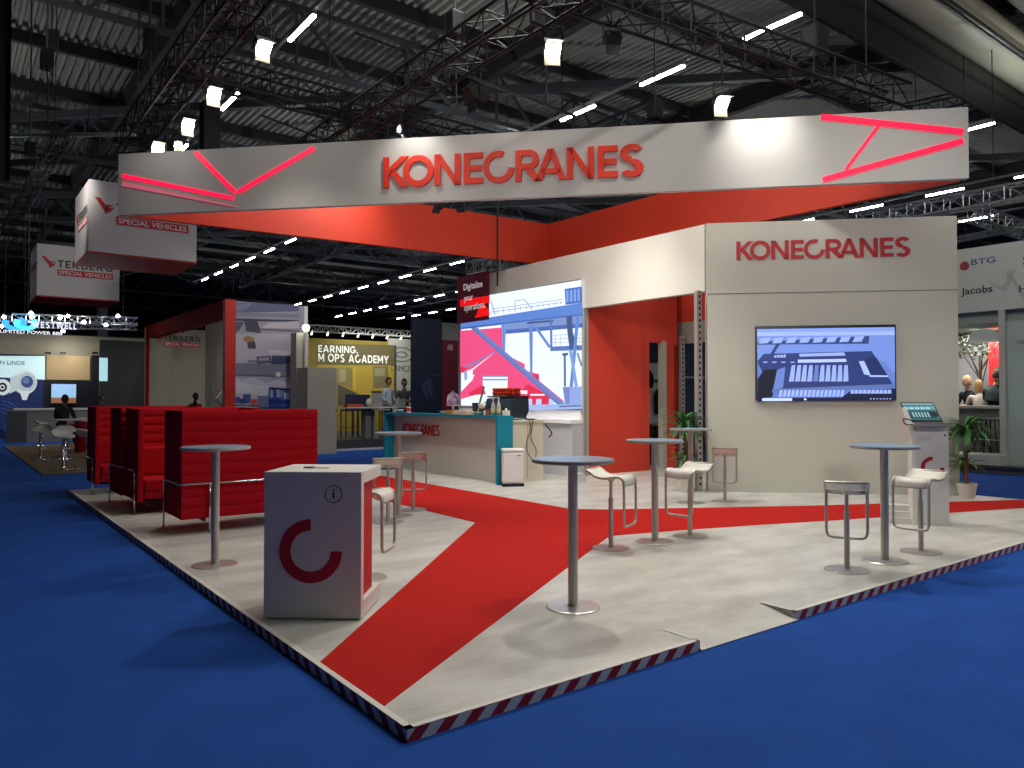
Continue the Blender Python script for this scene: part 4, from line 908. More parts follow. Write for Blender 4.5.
# ================================================================== PLANTS
def plant(loc, H, label, r1=.38, two=True, seed=1):
    rnd = random.Random(seed); t = thing('potted_plant', label, 'plant', loc)
    MB().lathe([(.10, 0), (.105, .01), (.145, .21), (.145, .225), (.13, .225), (.12, .19), (.01, .19)], n=28).build('pot', mat('#d9d4c8', .5), t, smooth=False)
    MB().lathe([(.125, .188), (.02, .195)], n=20).build('soil', mat('#2a1e16', .9), t)
    MB().tube([(0, 0, .18), (.01, .01, H*.5), (-.01, 0, H-.05)], .035, 8, r2=.022).build('trunk', mat('#6b543a', .9, bump=.5, nscale=40), t)
    MB().tube([(.05, .02, .18), (.06, .05, .32), (.07, .06, .46)], .022, 8).build('trunk', mat('#6b543a', .9), t)
    def rosette(c, R, n, hgt):
        m = MB()
        for i in range(n):
            az = i*2.399+rnd.random()*.3; el = math.radians(rnd.uniform(5, 80)); L = R*rnd.uniform(.75, 1.1); wd = .027*rnd.uniform(.8, 1.2)
            d = Vector((math.cos(az), math.sin(az), 0)); s = Vector((-d.y, d.x, 0)); pts = []; p = Vector(c)+Vector((0, 0, rnd.uniform(-.08, .1)*hgt)); a = el; K = 7
            for k in range(K+1):
                f = k/K; w_ = wd*(math.sin(PI*min(1, f*.85+.14)))*(1 if f < .98 else .1); pts.append((p-s*w_+VZ*w_*.4, p.copy(), p+s*w_+VZ*w_*.4)); p = p+(d*math.cos(a)+VZ*math.sin(a))*(L/K); a -= .20+.08*rnd.random()
            vs = [q for tr in pts for q in tr]; m.add(vs, [(3*k+j, 3*k+j+1, 3*k+j+4, 3*k+j+3) for k in range(K) for j in range(2)])
        return m
    rosette((-.01, 0, H), r1, 60, 1).build('foliage', mat('#41703a', .5, noise=.3, nscale=9), t, smooth=True)
    rosette((.07, .06, .5), r1*.75, 30, 1).build('foliage', mat('#5c8446', .5, noise=.3, nscale=9), t, smooth=True)
    return t
q = onZ(686, 491.5, ZP); plant((q.x, q.y, ZP), 1.02, 'tall potted spiky plant behind the bar table at the doorway', .50, seed=2)
q = onZ(967, 497.6, ZP); plant((q.x, q.y, ZP), .98, 'tall potted spiky plant at the right end of the television wall', .56, seed=5)

# ================================================================== PEOPLE
def person(loc, rz, label, top, legs, hair, pose='stand', scale=1.0, skin='#a97a5f', hairlen=0, reach=0):
    t = thing('person', label, 'person', loc, rz)
    # joints in metres, facing -y
    if pose == 'stand':
        J = {'pel': (0, 0, .95), 'che': (0, .0, 1.25), 'nk': (0, -.0, 1.46), 'hd': (0, -.02, 1.53), 'sl': (-.18, 0, 1.40), 'sr': (.18, 0, 1.40), 'el': (-.25, -.02, 1.13), 'er': (.25, -.02, 1.13), 'hl': (-.20, -.18-reach, .98+reach*.6), 'hr': (.20, -.20-reach, .98+reach*.6),
             'tl': (-.09, 0, .90), 'tr': (.09, 0, .90), 'kl': (-.10, -.02, .50), 'kr': (.10, -.02, .50), 'al': (-.10, .02, .09), 'ar': (.10, .02, .09), 'fl': (-.11, -.14, .04), 'fr': (.11, -.14, .04)}
    else:
        J = {'pel': (0, 0, .62), 'che': (0, -.05, .92), 'nk': (0, -.10, 1.12), 'hd': (0, -.13, 1.19), 'sl': (-.18, -.08, 1.06), 'sr': (.18, -.08, 1.06), 'el': (-.24, -.16, .80), 'er': (.24, -.16, .80), 'hl': (-.12, -.38, .78), 'hr': (.12, -.38, .78),
             'tl': (-.09, -.02, .60), 'tr': (.09, -.02, .60), 'kl': (-.12, -.44, .60), 'kr': (.12, -.44, .60), 'al': (-.12, -.40, .18), 'ar': (.12, -.40, .18), 'fl': (-.12, -.54, .12), 'fr': (.12, -.54, .12)}
    R = {'pel': .15, 'che': .155, 'nk': .06, 'hd': .07, 'sl': .075, 'sr': .075, 'el': .048, 'er': .048, 'hl': .034, 'hr': .034, 'tl': .095, 'tr': .095, 'kl': .065, 'kr': .065, 'al': .045, 'ar': .045, 'fl': .04, 'fr': .04}
    E = [('pel', 'che'), ('che', 'nk'), ('nk', 'hd'), ('che', 'sl'), ('che', 'sr'), ('sl', 'el'), ('sr', 'er'), ('el', 'hl'), ('er', 'hr'), ('pel', 'tl'), ('pel', 'tr'), ('tl', 'kl'), ('tr', 'kr'), ('kl', 'al'), ('kr', 'ar'), ('al', 'fl'), ('ar', 'fr')]
    names = list(J); V = [Vector(J[k]) for k in names]; RR = [R[k] for k in names]; EE = [(names.index(a), names.index(b)) for a, b in E]
    # fingers
    for hn, sg in (('hl', -1), ('hr', 1)):
        hi = names.index(hn); h0 = V[hi]; dirn = (h0-V[names.index('e'+hn[1])]).normalized(); sd = Vector((sg, 0, 0))
        for f in range(4):
            V.append(h0+dirn*.07+sd*(-.027+.018*f)); RR.append(.011); EE.append((hi, len(V)-1)); V.append(V[-1]+dirn*.055+VZ*-.02); RR.append(.008); EE.append((len(V)-2, len(V)-1))
        V.append(h0+dirn*.04-sd*.045); RR.append(.011); EE.append((hi, len(V)-1))
    me = bpy.data.meshes.new('b'); me.from_pydata([tuple(v) for v in V], EE, []); ob = bpy.data.objects.new('b', me); COL.objects.link(ob)
    md = ob.modifiers.new('s', 'SKIN'); me.skin_vertices.new() if not me.skin_vertices else None
    for i, sv_ in enumerate(me.skin_vertices[0].data): sv_.radius = (RR[i], RR[i]*(.72 if names and i < 2 else 1)); sv_.use_root = (i == 0)
    sb = ob.modifiers.new('u', 'SUBSURF'); sb.levels = 1; sb.render_levels = 1
    bpy.context.view_layer.update(); ev = ob.evaluated_get(bpy.context.evaluated_depsgraph_get()); em = ev.to_mesh()
    m = MB(); m.v = [tuple(v.co) for v in em.vertices]; m.f = [list(p.vertices) for p in em.polygons]
    zt = J['pel'][2]+.02; zn = J['nk'][2]+.0
    hands = [Vector(J['hl']), Vector(J['hr'])]
    for p in em.polygons:
        c = p.center
        if min((c-hh).length for hh in hands) < .10: m.mi.append(2)
        elif c.z > zn: m.mi.append(2)
        elif c.z > zt-.06 and not (pose != 'stand' and c.y < -.2 and c.z < .72): m.mi.append(0)
        elif c.z < .12 and pose == 'stand' or (pose != 'stand' and c.z < .2): m.mi.append(3)
        else: m.mi.append(1)
    ev.to_mesh_clear(); bpy.data.objects.remove(ob)
    hx, hy, hz = J['hd']; hc = (hx, hy-.015, hz+.11)
    m.cur = 2; m.ball(hc, .1, 18, 12, (.78, .95, 1.2)); m.ball((hc[0], hc[1]-.095, hc[2]-.01), .018, 8, 6, (.8, 1, 1.4))
    for s in (-1, 1): m.ball((hc[0]+s*.078, hc[1]+.005, hc[2]-.005), .022, 8, 6, (.5, .8, 1.2))
    m.cur = 3
    for s in (-1, 1): m.ball((hc[0]+s*.028, hc[1]-.088, hc[2]+.015), .009, 8, 6)
    m.ball((hc[0], hc[1]-.086, hc[2]-.055), .02, 8, 6, (1, .4, .25))
    body = m.build('body', [mat(top, .8), mat(legs, .8), mat(skin, .6), mat('#17120f', .7)], t, smooth=True)
    hm = MB(); n, k_ = 18, 10; vs = []
    for i in range(k_+1):
        th = PI*.62*i/k_
        for k in range(n):
            ph = 2*PI*k/n; r_ = .107
            zz = math.cos(th); front = math.sin(ph) < -.25
            if front: th2 = min(th, PI*.36)
            else: th2 = th
            vs.append((hc[0]+r_*.82*math.sin(th2)*math.cos(ph), hc[1]+.008+r_*1.0*math.sin(th2)*math.sin(ph), hc[2]+.01+r_*1.2*math.cos(th2)-(hairlen*max(0, (i-6)/4) if not front else 0)))
    hm.add(vs, [(i*n+k, (i+1)*n+k, (i+1)*n+(k+1) % n, i*n+(k+1) % n) for i in range(k_) for k in range(n)]); hm.build('hair', mat(hair, .8), t, smooth=True)
    t.scale = (scale,)*3
    return t

# ================================================================== NEIGHBOURING STANDS, LEFT
def logo_terberg(mb1, mb2, mb3, o, u, v, wd):
    """bird mark + TERBERG + red bar with SPECIAL VEHICLES; o lower left of the bar, width wd"""
    o, u, v = Vector(o), Vector(u), Vector(v); nrm = u.cross(v); hh = wd*.125
    mb1.prism([o-nrm*-.002, o+u*wd+nrm*.002, o+u*wd+v*hh+nrm*.002, o+v*hh+nrm*.002], nrm*.004)
    caps(mb2, 'TERBERG', o+v*(hh*1.3)+nrm*.002, u, v, wd, hh*1.2, .004, .2)
    text_mb(mb3, 'SPECIAL VEHICLES', o+u*wd*.03+v*hh*.2+nrm*.007, u, v, wd*.94, hh*.62, .003, .01)
    q = o-u*wd*.28+v*hh*1.0
    for pts in ([(0, 1.9), (.07, 1.9), (.2, .7), (.13, .5)], [(.12, .7), (.26, .95), (.20, .35), (.14, .1)], [(.15, .8), (.26, 1.15), (.16, 1.2)]):
        mb1.prism([q+u*(wd*x)+v*(hh*y)+nrm*.002 for x, y in pts], nrm*.004)
def cube(a0, b0, z0, label):
    t = thing('hanging_cube', label, 'hanging sign', (a0+1.5, b0+1.4, z0), 0, None)
    W, D_, H = 3.02, 2.75, 2.18
    MB().box((a0, b0, z0+.06), (a0+W, b0+D_, z0+H)).build('cloth_box', mat('#c9c4c4', .6), t, world=True)
    MB().box((a0-.01, b0-.01, z0), (a0+W+.01, b0+D_+.01, z0+.06)).build('red_bottom', mat('#9e1a1c', .6), t, world=True)['label'] = 'red underside'
    m1, m2, m3 = MB(), MB(), MB()
    logo_terberg(m1, m2, m3, (a0+.72, b0-.002, z0+.93), (1, 0, 0), (0, 0, 1), 2.05)
    logo_terberg(m1, m2, m3, (a0-.002, b0+D_-.75, z0+.93), (0, -1, 0), (0, 0, 1), 1.8)
    m1.build('logo_mark', mat('#c0202e', .5), t, world=True); m2.build('lettering', mat('#1d2024', .5), t, world=True); m3.build('small_lettering', mat('#e4dcdc', .5), t, world=True)
    for x, y in ((a0+.3, b0+.3), (a0+W-.3, b0+.3), (a0+.3, b0+D_-.3), (a0+W-.3, b0+D_-.3)): MB().tube([(x, y, z0+H), (x, y, 12.45)], .012, 5).build('cable', BLACK, t, world=True)
cube(3.45, 25.0, 5.85, 'larger white hanging cube sign with red underside, partly behind the banner')
cube(3.14, 36.0, 5.73, 'smaller white hanging cube sign with red underside, farther back')
# Terberg stand: red framed open side + photo wall
ts = thing('exhibition_stand', 'red framed exhibition stand with a beige inner wall and truck photo wall', 'stand', (8, 27, 0))
RFM = mat('#a81a18', .55)
MB().box((6.55, 22.2, 0), (6.85, 22.45, 4.45)).build('red_post', RFM, ts, world=True); MB().box((6.5, 32.2, 0), (6.6, 32.45, 4.45)).build('red_post', mat('#7c1614', .9), ts, world=True)
MB().box((6.55, 22.45, 3.95), (6.85, 32.2, 4.45)).build('red_beam', mat('#7c1614', .9), ts, world=True)
MB().box((8.92, 22.6, 0), (9.02, 26, 4.35)).box((8.92, 26, 0), (9.02, 33, 4.8)).build('inner_wall', mat('#8f8b7c', .6), ts, world=True)
MB().box((6.6, 33, 0), (9.02, 33.1, 4.44)).build('inner_wall', mat('#8f8b7c', .6), ts, world=True)
m1, m2, m3 = MB(), MB(), MB()
q = onB(164, 346, 32.95)
logo_terberg(m1, m2, m3, (q.x, 32.96, q.z), (1, 0, 0), (0, 0, 1), onB(200.5, 346, 32.95).x-q.x)
m1.build('logo_mark', mat('#c0202e', .5), ts, world=True); m2.build('lettering', mat('#1d2024', .5), ts, world=True); m3.build('small_lettering', mat('#e4dcdc', .5), ts, world=True)
MB().box((6.85, 22.25, 0), (8.90, 22.4, 4.42)).build('photo_wall', mat('#8d8ea0', .5), ts, world=True)
MB().box((8.90, 22.2, 0), (9.02, 22.42, 4.42)).build('white_post', mat('#cfcdd0', .5), ts, world=True)
K_ = crop(220, 295, 6.146)
def kp(x, y): return onB(x, y, 22.248)
pol = []
D_ = lambda h, pts: pol.append((h, K_(pts)))
D_('#8b8a9c', [(74, 42), (484, 62), (484, 690), (74, 670)]); D_('#565a7c', [(74, 42), (484, 62), (484, 100), (74, 110)]); D_('#6c6f8c', [(74, 60), (200, 50), (160, 90), (74, 105)])
D_('#77788c', [(74, 105), (484, 118), (484, 140), (74, 132)]); D_('#34364c', [(74, 143), (484, 155), (484, 166), (74, 158)]); D_('#a09cac', [(74, 240), (484, 236), (484, 400), (74, 420)]); D_('#aca6b0', [(300, 170), (484, 160), (484, 205), (250, 205)])
D_('#4a4c5c', [(74, 165), (150, 165), (120, 215), (74, 250)]); D_('#3a3d4c', [(148, 158), (230, 163), (252, 235), (160, 222)]); D_('#5c5f70', [(250, 205), (484, 218), (484, 226), (250, 215)])
D_('#8a6a3c', [(143, 262), (172, 250), (205, 262), (212, 290), (148, 285)]); D_('#3a3a44', [(165, 290), (212, 285), (222, 330), (172, 330)])
D_('#b4b2b8', [(300, 338), (484, 345), (484, 374), (300, 366)]); D_('#33395c', [(316, 374), (484, 376), (484, 420), (316, 424)]); D_('#70748c', [(168, 398), (225, 400), (225, 418), (168, 415)]); D_('#4c5068', [(222, 378), (310, 374), (320, 440), (226, 444)]); D_('#8a8c9c', [(235, 388), (300, 384), (298, 402), (236, 404)]); D_('#9ea0ac', [(232, 424), (310, 420), (305, 436), (230, 438)])
D_('#666a7e', [(74, 420), (484, 430), (484, 500), (74, 490)]); D_('#c4c2b8', [(342, 475), (370, 475), (368, 504), (342, 504)])
D_('#a3a4b4', [(74, 500), (130, 520), (200, 505), (280, 540), (350, 520), (484, 560), (484, 690), (74, 670)]); D_('#b6b6c4', [(74, 530), (180, 550), (300, 560), (290, 620), (74, 600)])
D_('#2d4688', [(78, 620), (120, 628), (120, 665), (78, 665)]); D_('#344a7c', [(138, 610), (186, 608), (186, 665), (138, 665)]); D_('#26345c', [(118, 636), (160, 636), (160, 668), (118, 668)]); D_('#b4342c', [(188, 640), (226, 640), (226, 672), (188, 672)]); D_('#5a6486', [(228, 620), (300, 622), (300, 690), (228, 690)])
D_('#1e3a86', [(296, 572), (372, 570), (378, 690), (296, 690)]); D_('#8a96b4', [(342, 582), (368, 580), (370, 628), (344, 630)]); D_('#8a96b4', [(304, 586), (322, 584), (324, 630), (306, 632)]); D_('#254a9c', [(378, 590), (450, 592), (478, 660), (478, 690), (378, 690)]); D_('#8c9ab8', [(386, 600), (420, 600), (424, 640), (388, 640)]); D_('#8c9ab8', [(424, 600), (446, 602), (452, 636), (428, 640)]); D_('#16265c', [(296, 645), (478, 655), (478, 668), (296, 660)]); D_('#222838', [(300, 566), (450, 578), (450, 592), (300, 574)])
artwork('photo_print', pol, kp, Vector((0, -1, 0)), ts, off0=.004, step=.0015)['label'] = 'printed cloudy sky with crane spreader and blue terminal tractor'
for i in range(5):
    q = onA(176+4.3*i, 328-1.2*i, 7.6)
    MB().tube([(q.x, q.y, q.z), (q.x+.25, q.y-.2, q.z-.12)], .09, 8).build('spotlight', BLACK, ts, world=True)
MB().box((7.58, 23, 4.28), (7.64, 32.5, 4.34)).build('light_track', BLACK, ts, world=True)
light('AREA', (7.9, 27.5, 4.2), 110, (9.0, 28, 0), 2, WARM)
# chrome magazine rack visible inside
t = thing('brochure_rack', 'chrome zigzag brochure rack inside the red framed stand', 'rack', (*onB(216, 400, 24.5).xy, 0))
q = onB(216, 400, 24.5)
for px in (210, 225): p_ = onB(px, 386, 24.5); MB().tube([(p_.x, 24.5, 0), (p_.x, 24.5, p_.z)], .02, 6).build('upright', ALU, t, world=True)
MB().tube([onB(213, 403, 24.45), onB(223, 390, 24.45)], .03, 6).tube([onB(215, 398, 24.4), onB(222, 406, 24.4)], .03, 6).build('arm', ALU, t, world=True)
# white pole lamp and grey blocks right of it
t = thing('pole_lamp', 'slim white pole with a bright bulb on top', 'lamp', tuple(onZ(306, 452, 0)))
q = onB(306, 328, 20.9)
MB().tube([(q.x, q.y, 0), (q.x, q.y, q.z-.08)], .05, 10).build('pole', mat('#c4c0bd', .5), t, world=True); MB().ball(q, .10).build('bulb', mat('#fff8ea', .3, emit=22), t, world=True, smooth=True)
bx = onB(307, 367, 20.3)
t = thing('storage_block', 'tall beige display block beside the neighbouring aisle', 'block', (8.7, 20.6, 0))
MB().box((8.25, 20.3, .0), (9.13, 21.1, 2.47)).build('body', mat('#9a978b', .6), t, world=True, bevel=.01); MB().box((8.25, 21.15, 0), (8.62, 21.6, 3.5)).build('rear_slab', mat('#9a978b', .6), t, world=True)
MB().box((9.10, 20.29, 1.2), (9.12, 20.3, 1.3)).build('lock', BLACK, t, world=True)
# EARNING / academy stand
es = thing('exhibition_stand', 'neighbouring stand with a yellow train photo wall reading EARNING and OPS ACADEMY', 'stand', (12, 24, 0))
MB().box((9.2, 21.3, 0), (16.2, 27.2, .32)).build('floor_slab', mat('#3a3a3e', .6), es, world=True)
MB().box((9.2, 21.22, 0), (16.2, 21.3, .06)).build('edge_strip', mat('#b9bcc0', .4), es, world=True)
MB().box((10.9, 27.0, .32), (14.34, 27.1, 3.85)).build('photo_wall', mat('#8a7a2c', .6), es, world=True)
def ep(x, y): return onB(x, y, 26.995)
E5 = crop(300, 330, 5.906); pol = []
F_ = lambda h, pts: pol.append((h, E5(pts)))
F_('#5c5632', [(100, 80), (566, 90), (566, 215), (100, 215)]); F_('#a08a2e', [(100, 205), (566, 210), (566, 430), (100, 440)]); F_('#7c7448', [(225, 225), (310, 222), (310, 345), (225, 320)]); F_('#6a6648', [(432, 215), (520, 215), (520, 340), (432, 345)])
F_('#96916c', [(232, 232), (270, 230), (270, 300), (232, 310)]); F_('#8a8664', [(440, 225), (500, 225), (500, 270), (440, 275)]); F_('#b49a34', [(310, 222), (330, 222), (330, 360), (310, 350)]); F_('#4c4a3c', [(222, 320), (350, 380), (566, 372), (566, 440), (222, 440)]); F_('#2e3130', [(420, 360), (490, 358), (490, 420), (420, 425)]); F_('#b8a03c', [(330, 380), (420, 372), (420, 400), (330, 410)])
F_('#3c3a34', [(555, 92), (568, 92), (568, 430), (555, 430)])
artwork('photo_print', pol, ep, Vector((0, -1, 0)), es, emit=.12, off0=.004, step=.0015)['label'] = 'printed yellow train picture'
m = MB()
for s_, x0, y1, x1, y0 in (('EARNING.', 106, 130, 340, 92), ('M OPS ACADEMY', 106, 186, 522, 146)):
    q = ep(300+x0/5.906, 330+y1/5.906); q2 = ep(300+x1/5.906, 330+y0/5.906); caps(m, s_, (q.x, 26.975, q.z), (1, 0, 0), VZ, q2.x-q.x, (q2.z-q.z)*.86, .01, .16)
m.build('lettering', mat('#dfe2d8', .5, emit=.45), es, world=True)
MB().box((14.34, 27.0, .32), (16.0, 27.1, 4.0)).build('white_wall', mat('#a8aca6', .6), es, world=True)
m = MB(); q = ep(401.5, 354.5)
for qd in arcstrip(0, 0, 1, .88, 200, 500, 30): m.prism([(q.x+.55*x, 26.99, q.z+.30*y) for x, y in qd], (0, -.01, 0))
for qd in arcstrip(0, 0, .5, .38, 0, 360, 20): m.prism([(q.x+.55*x, 26.99, q.z+.25*y) for x, y in qd], (0, -.01, 0))
text_mb(m, 'CAMCO', (q.x-.5, 26.99, q.z-.68), (1, 0, 0), VZ, 1.0, .24, .01, .0)
text_mb(m, 'automated', (q.x-.55, 26.99, q.z-1.95), (1, 0, 0), VZ, 1.3, .13, .01); text_mb(m, 'solutions', (q.x-.35, 26.99, q.z-2.2), (1, 0, 0), VZ, 1.0, .13, .01)
m.build('logo', mat('#5c625e', .6), es, world=True)
q = ep(300, 338)
for i in range(9): MB().tube([(10.9+.62*i, 26.4, 4.05), (10.95+.62*i, 26.6, 3.95)], .035, 8).build('spotlight', mat('#fff2cf', .4, emit=3), es, world=True)
t = box_truss('silver_truss', (10.6, 26.3, 4.15), (16.1, 26.3, 4.15), .24, 'slim silver truss over the yellow train wall', ALU, .018, .3)
light('AREA', (13.5, 25.8, 3.9), 70, (13.5, 27, 1.6), 3, WARM)
MB().box((15.98, 26.2, .32), (16.05, 27, 4.0)).build('side_post', mat('#25272a', .5), es, world=True)
# its high table, chairs, laptop, cups
def htable(name, x, y, z, wx, wy, label, leg='#6b6d70'):
    t = thing(name, label, 'table', (x, y, .32)); MB().box((-wx, -wy, z-.36), (wx, wy, z-.32)).build('tabletop', mat('#b9b8b2', .5), t); MB().box((-.16, -.16, 0), (.16, .16, z-.36)).build('pedestal', mat(leg, .5), t); return t
q = onB(368, 407, 21.9); htable('high_table', q.x+.1, 22.1, q.z+.0, .88, .35, 'white high table with a grey pedestal at the train photo stand')
q2 = onB(403, 407, 22.4); htable('high_table', q2.x+.45, 23.0, q.z, .8, .35, 'second white high table behind the standing man')
q = onB(360, 404, 22.0); zt = onB(368, 407, 21.9).z+.002
tag(MB().box((q.x-.45, 21.95, zt), (q.x+.1, 22.25, zt+.09)).build('book_stack', mat('#a8442c', .6), base=True, bevel=.01), 'orange red flat package on the high table', 'package')
tag(MB().ball((q.x+.35, 22.0, zt+.14), .14, sc=(1, .8, 1)).build('white_helmet', mat('#b9b5a6', .5), base=True, smooth=True), 'rounded white helmet on the high table', 'helmet')
def chair_(x, y, z, label, col, seat=.75, rz=0):
    t = thing('high_chair', label, 'chair', (x, y, z), rz)
    MB().box((-.22, -.2, seat), (.22, .22, seat+.05)).build('seat', mat(col, .6), t, bevel=.015); MB().box((-.22, .18, seat+.05), (.22, .22, seat+.55)).build('backrest', mat(col, .6), t, bevel=.015)
    for sx in (-.2, .2):
        for sy in (-.18, .2): MB().box((sx-.014, sy-.014, 0), (sx+.014, sy+.014, seat)).build('leg', mat('#2a2b2e', .4), t)
    MB().box((-.2, -.19, .3), (.2, -.165, .32)).build('footrest', mat('#2a2b2e', .4), t); return t
q = onB(384, 418, 21.6); chair_(q.x-.05, 21.7, .32, 'grey white high chair at the near side of the high table', '#8f8f8c', .88, .2)
q = onB(349, 416, 23); chair_(q.x, 23.0, .32, 'dark blue high chair left behind the high table', '#1c2440', .85, PI)
q = onB(364, 416, 23); chair_(q.x, 23.2, .32, 'dark blue high chair right behind the high table', '#1c2440', .85, PI)
q = onB(405, 408, 22.4); t = thing('laptop', 'grey open laptop on the far high table', 'laptop', (q.x+.1, 22.9, zt)); MB().box((-.2, -.02, .01), (.2, 0, .26)).build('lid', mat('#9a9c9e', .4), t); MB().box((-.2, -.02, 0), (.2, .25, .012)).build('keyboard', mat('#55575a', .4), t)
q = onB(388, 388, 23.4); person((q.x, 23.4, .32), .35, 'person in a white shirt with dark hair standing behind the high table', '#a9b6c4', '#1d2230', '#2a211c', 'stand', 1.13, '#8a6450')
q = onB(403, 390, 23.8); person((q.x+.05, 23.8, .55), -.5, 'person in a grey jacket seated beside the man in white', '#4a4c50', '#1b1c20', '#15110f', 'sit', 1.22, '#8a6450')
# navy tower and maroon tower
t = thing('display_tower', 'dark navy tower wall with a pale logo behind the reception counter', 'tower', (13, 22, 0)); MB().box((12.60, 22.0, 0), (13.74, 22.15, 4.3)).build('body', mat('#121c34', .5), t, world=True)
m = MB(); q = onB(432, 376, 22.0); text_mb(m, 'CAVOTEC', (q.x, 21.997, q.z), (1, 0, 0), VZ, .28, .06, .004); 
for k in range(7): a_ = onB(421+k*1.4, 384-k*1.0, 22.0); b_ = onB(424+k*1.6, 394+(k % 3)*2, 22.0); m.prism([(a_.x, 21.997, a_.z), (a_.x+.03, 21.997, a_.z), (b_.x+.03, 21.997, b_.z), (b_.x, 21.997, b_.z)], (0, -.003, 0))
m.build('pale_mark', mat('#3d4a66', .6), t, world=True)
t = thing('display_tower', 'maroon tower wall with grey top band and pale three letter mark beside the video wall', 'tower', (14, 22, 0)); MB().box((13.75, 22.0, 0), (14.9, 22.15, 3.6)).build('body', mat('#5c1420', .5), t, world=True); MB().box((13.75, 22.0, 3.6), (14.9, 22.15, 4.2)).build('top_band', mat('#6e6e6a', .6), t, world=True)
m = MB(); q = onB(447, 350, 22.0); text_mb(m, 'ABB', (q.x, 21.997, q.z), (1, 0, 0), VZ, .24, .2, .004, .02); m.build('lettering', mat('#b9a0a4', .6), t, world=True)

# Westwell stand, far left
ws = thing('exhibition_stand', 'far left stand with a pale cyan and navy lock picture wall and beige panels', 'stand', (3, 34, 0))
MB().box((-3, 36, 0), (8.0, 36.2, 4.2)).build('back_wall', mat('#8b8775', .6), ws, world=True)
MB().box((-3, 35.9, 0), (3.42, 36, 3.35)).build('screen_board', mat('#0e2350', .5), ws, world=True)
W4 = crop(0, 300, 7.68); pol = []
def wp(x, y): return onB(x, y, 35.895)
G_ = lambda h, pts: pol.append((h, W4(pts)))
G_('#c5e6ea', [(-60, 430), (345, 430), (345, 614), (-60, 590)]); G_('#12234e', [(-60, 590), (345, 612), (345, 1000), (-60, 1000)])
circ = lambda x, y, r, n=22: [(x+r*math.cos(2*PI*k/n), y+r*math.sin(2*PI*k/n)) for k in range(n)]
G_('#c4cdd0', circ(190, 630, 95)); G_('#a7b4bc', circ(205, 630, 74)); G_('#c9d2d4', [(150, 700), (230, 700), (205, 768), (172, 768)]); G_('#2b4074', circ(208, 628, 46)); G_('#5a6c94', circ(200, 618, 26))
G_('#b4bfc4', [(80, 590), (150, 570), (140, 690), (70, 720)]); G_('#c9d2d4', circ(20, 670, 62)); G_('#15181f', circ(18, 670, 36)); G_('#c9d2d4', circ(18, 670, 20)); G_('#15181f', circ(18, 670, 11))
for r_ in (60, 90, 120, 150): 
    for k in range(18):
        a0 = -PI/2+PI*.95*k/18; G_('#3a68b4', [(10+r_*math.cos(a0), 950+r_*math.sin(a0)*.95-60+30), (10+r_*math.cos(a0+.10), 950+r_*math.sin(a0+.10)*.95-30), (10+(r_+4)*math.cos(a0+.10), 950+(r_+4)*math.sin(a0+.10)*.95-30), (10+(r_+4)*math.cos(a0), 950+(r_+4)*math.sin(a0)*.95-30)])
artwork('picture', pol, wp, Vector((0, -1, 0)), ws, emit=.55, off0=.004, step=.003)
m = MB(); q = wp(0, 364.5); q2 = wp(25, 361.5); text_mb(m, 'BE N LINDE', (q.x-.3, 35.87, q.z), (1, 0, 0), VZ, q2.x-q.x+.3, .16, .004); m.build('lettering', mat('#3c4a68', .6), ws, world=True)
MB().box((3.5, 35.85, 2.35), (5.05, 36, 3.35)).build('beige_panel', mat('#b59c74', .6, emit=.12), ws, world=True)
MB().box((3.42, 35.8, 0), (5.3, 35.9, 2.3)).build('dark_panel', mat('#0d1324', .5), ws, world=True)
MB().box((5.1, 35.7, 0), (5.9, 35.8, 3.4)).build('dark_door', mat('#0b0c10', .6), ws, world=True)
for px in (48, 63, 95): q = onB(px, 353, 35.5); MB().box((q.x-.1, 35.4, q.z-.04), (q.x+.1, 35.6, q.z+.04)).build('spotlight', BLACK, ws, world=True)
light('AREA', (4.2, 35.0, 3.6), 14, (4.3, 36, 2.6), .8, WARM)
light('AREA', (3.0, 32.5, 4.3), 60, (3.0, 34.5, 0), 2.5, NEUT)
t = thing('monitor', 'small lit monitor with a pale blue picture on the far left stand', 'monitor', tuple(onB(64, 403, 35.6)))
a, b = onB(51.5, 384, 35.6), onB(76, 403, 35.6)
MB().box((a.x-.04, 35.62, b.z-.04), (b.x+.04, 35.7, a.z+.04)).build('bezel', BLACK, t, world=True); MB().box((a.x, 35.61, b.z), (b.x, 35.62, a.z)).build('screen', mat('#8fb6e0', .4, emit=.8), t, world=True)
MB().box((a.x, 35.605, b.z), (b.x, 35.609, b.z+.22)).build('picture_foreground', mat('#a06a50', .4, emit=.4), t, world=True)
ct = thing('service_counter', 'grey counter with a white top on the far left stand', 'counter', (3.5, 32.6, 0))
a, b = onZ(13.5, 442, 0), onZ(92, 438, 0)
MB().prism([(2.0, 32.2, 0), (5.2, 32.2, 0), (5.2, 33.0, 0), (2.0, 33.0, 0)], (0, 0, 1.15)).build('body', mat('#6a6c6a', .5), ct, world=True); MB().box((2.15, 32.15, 1.15), (5.3, 33.05, 1.22)).build('top', mat('#b4b4b0', .4), ct, world=True); MB().box((1.95, 32.1, 0), (2.55, 32.2, 1.15)).build('dark_end', mat('#3a3d40', .5), ct, world=True)
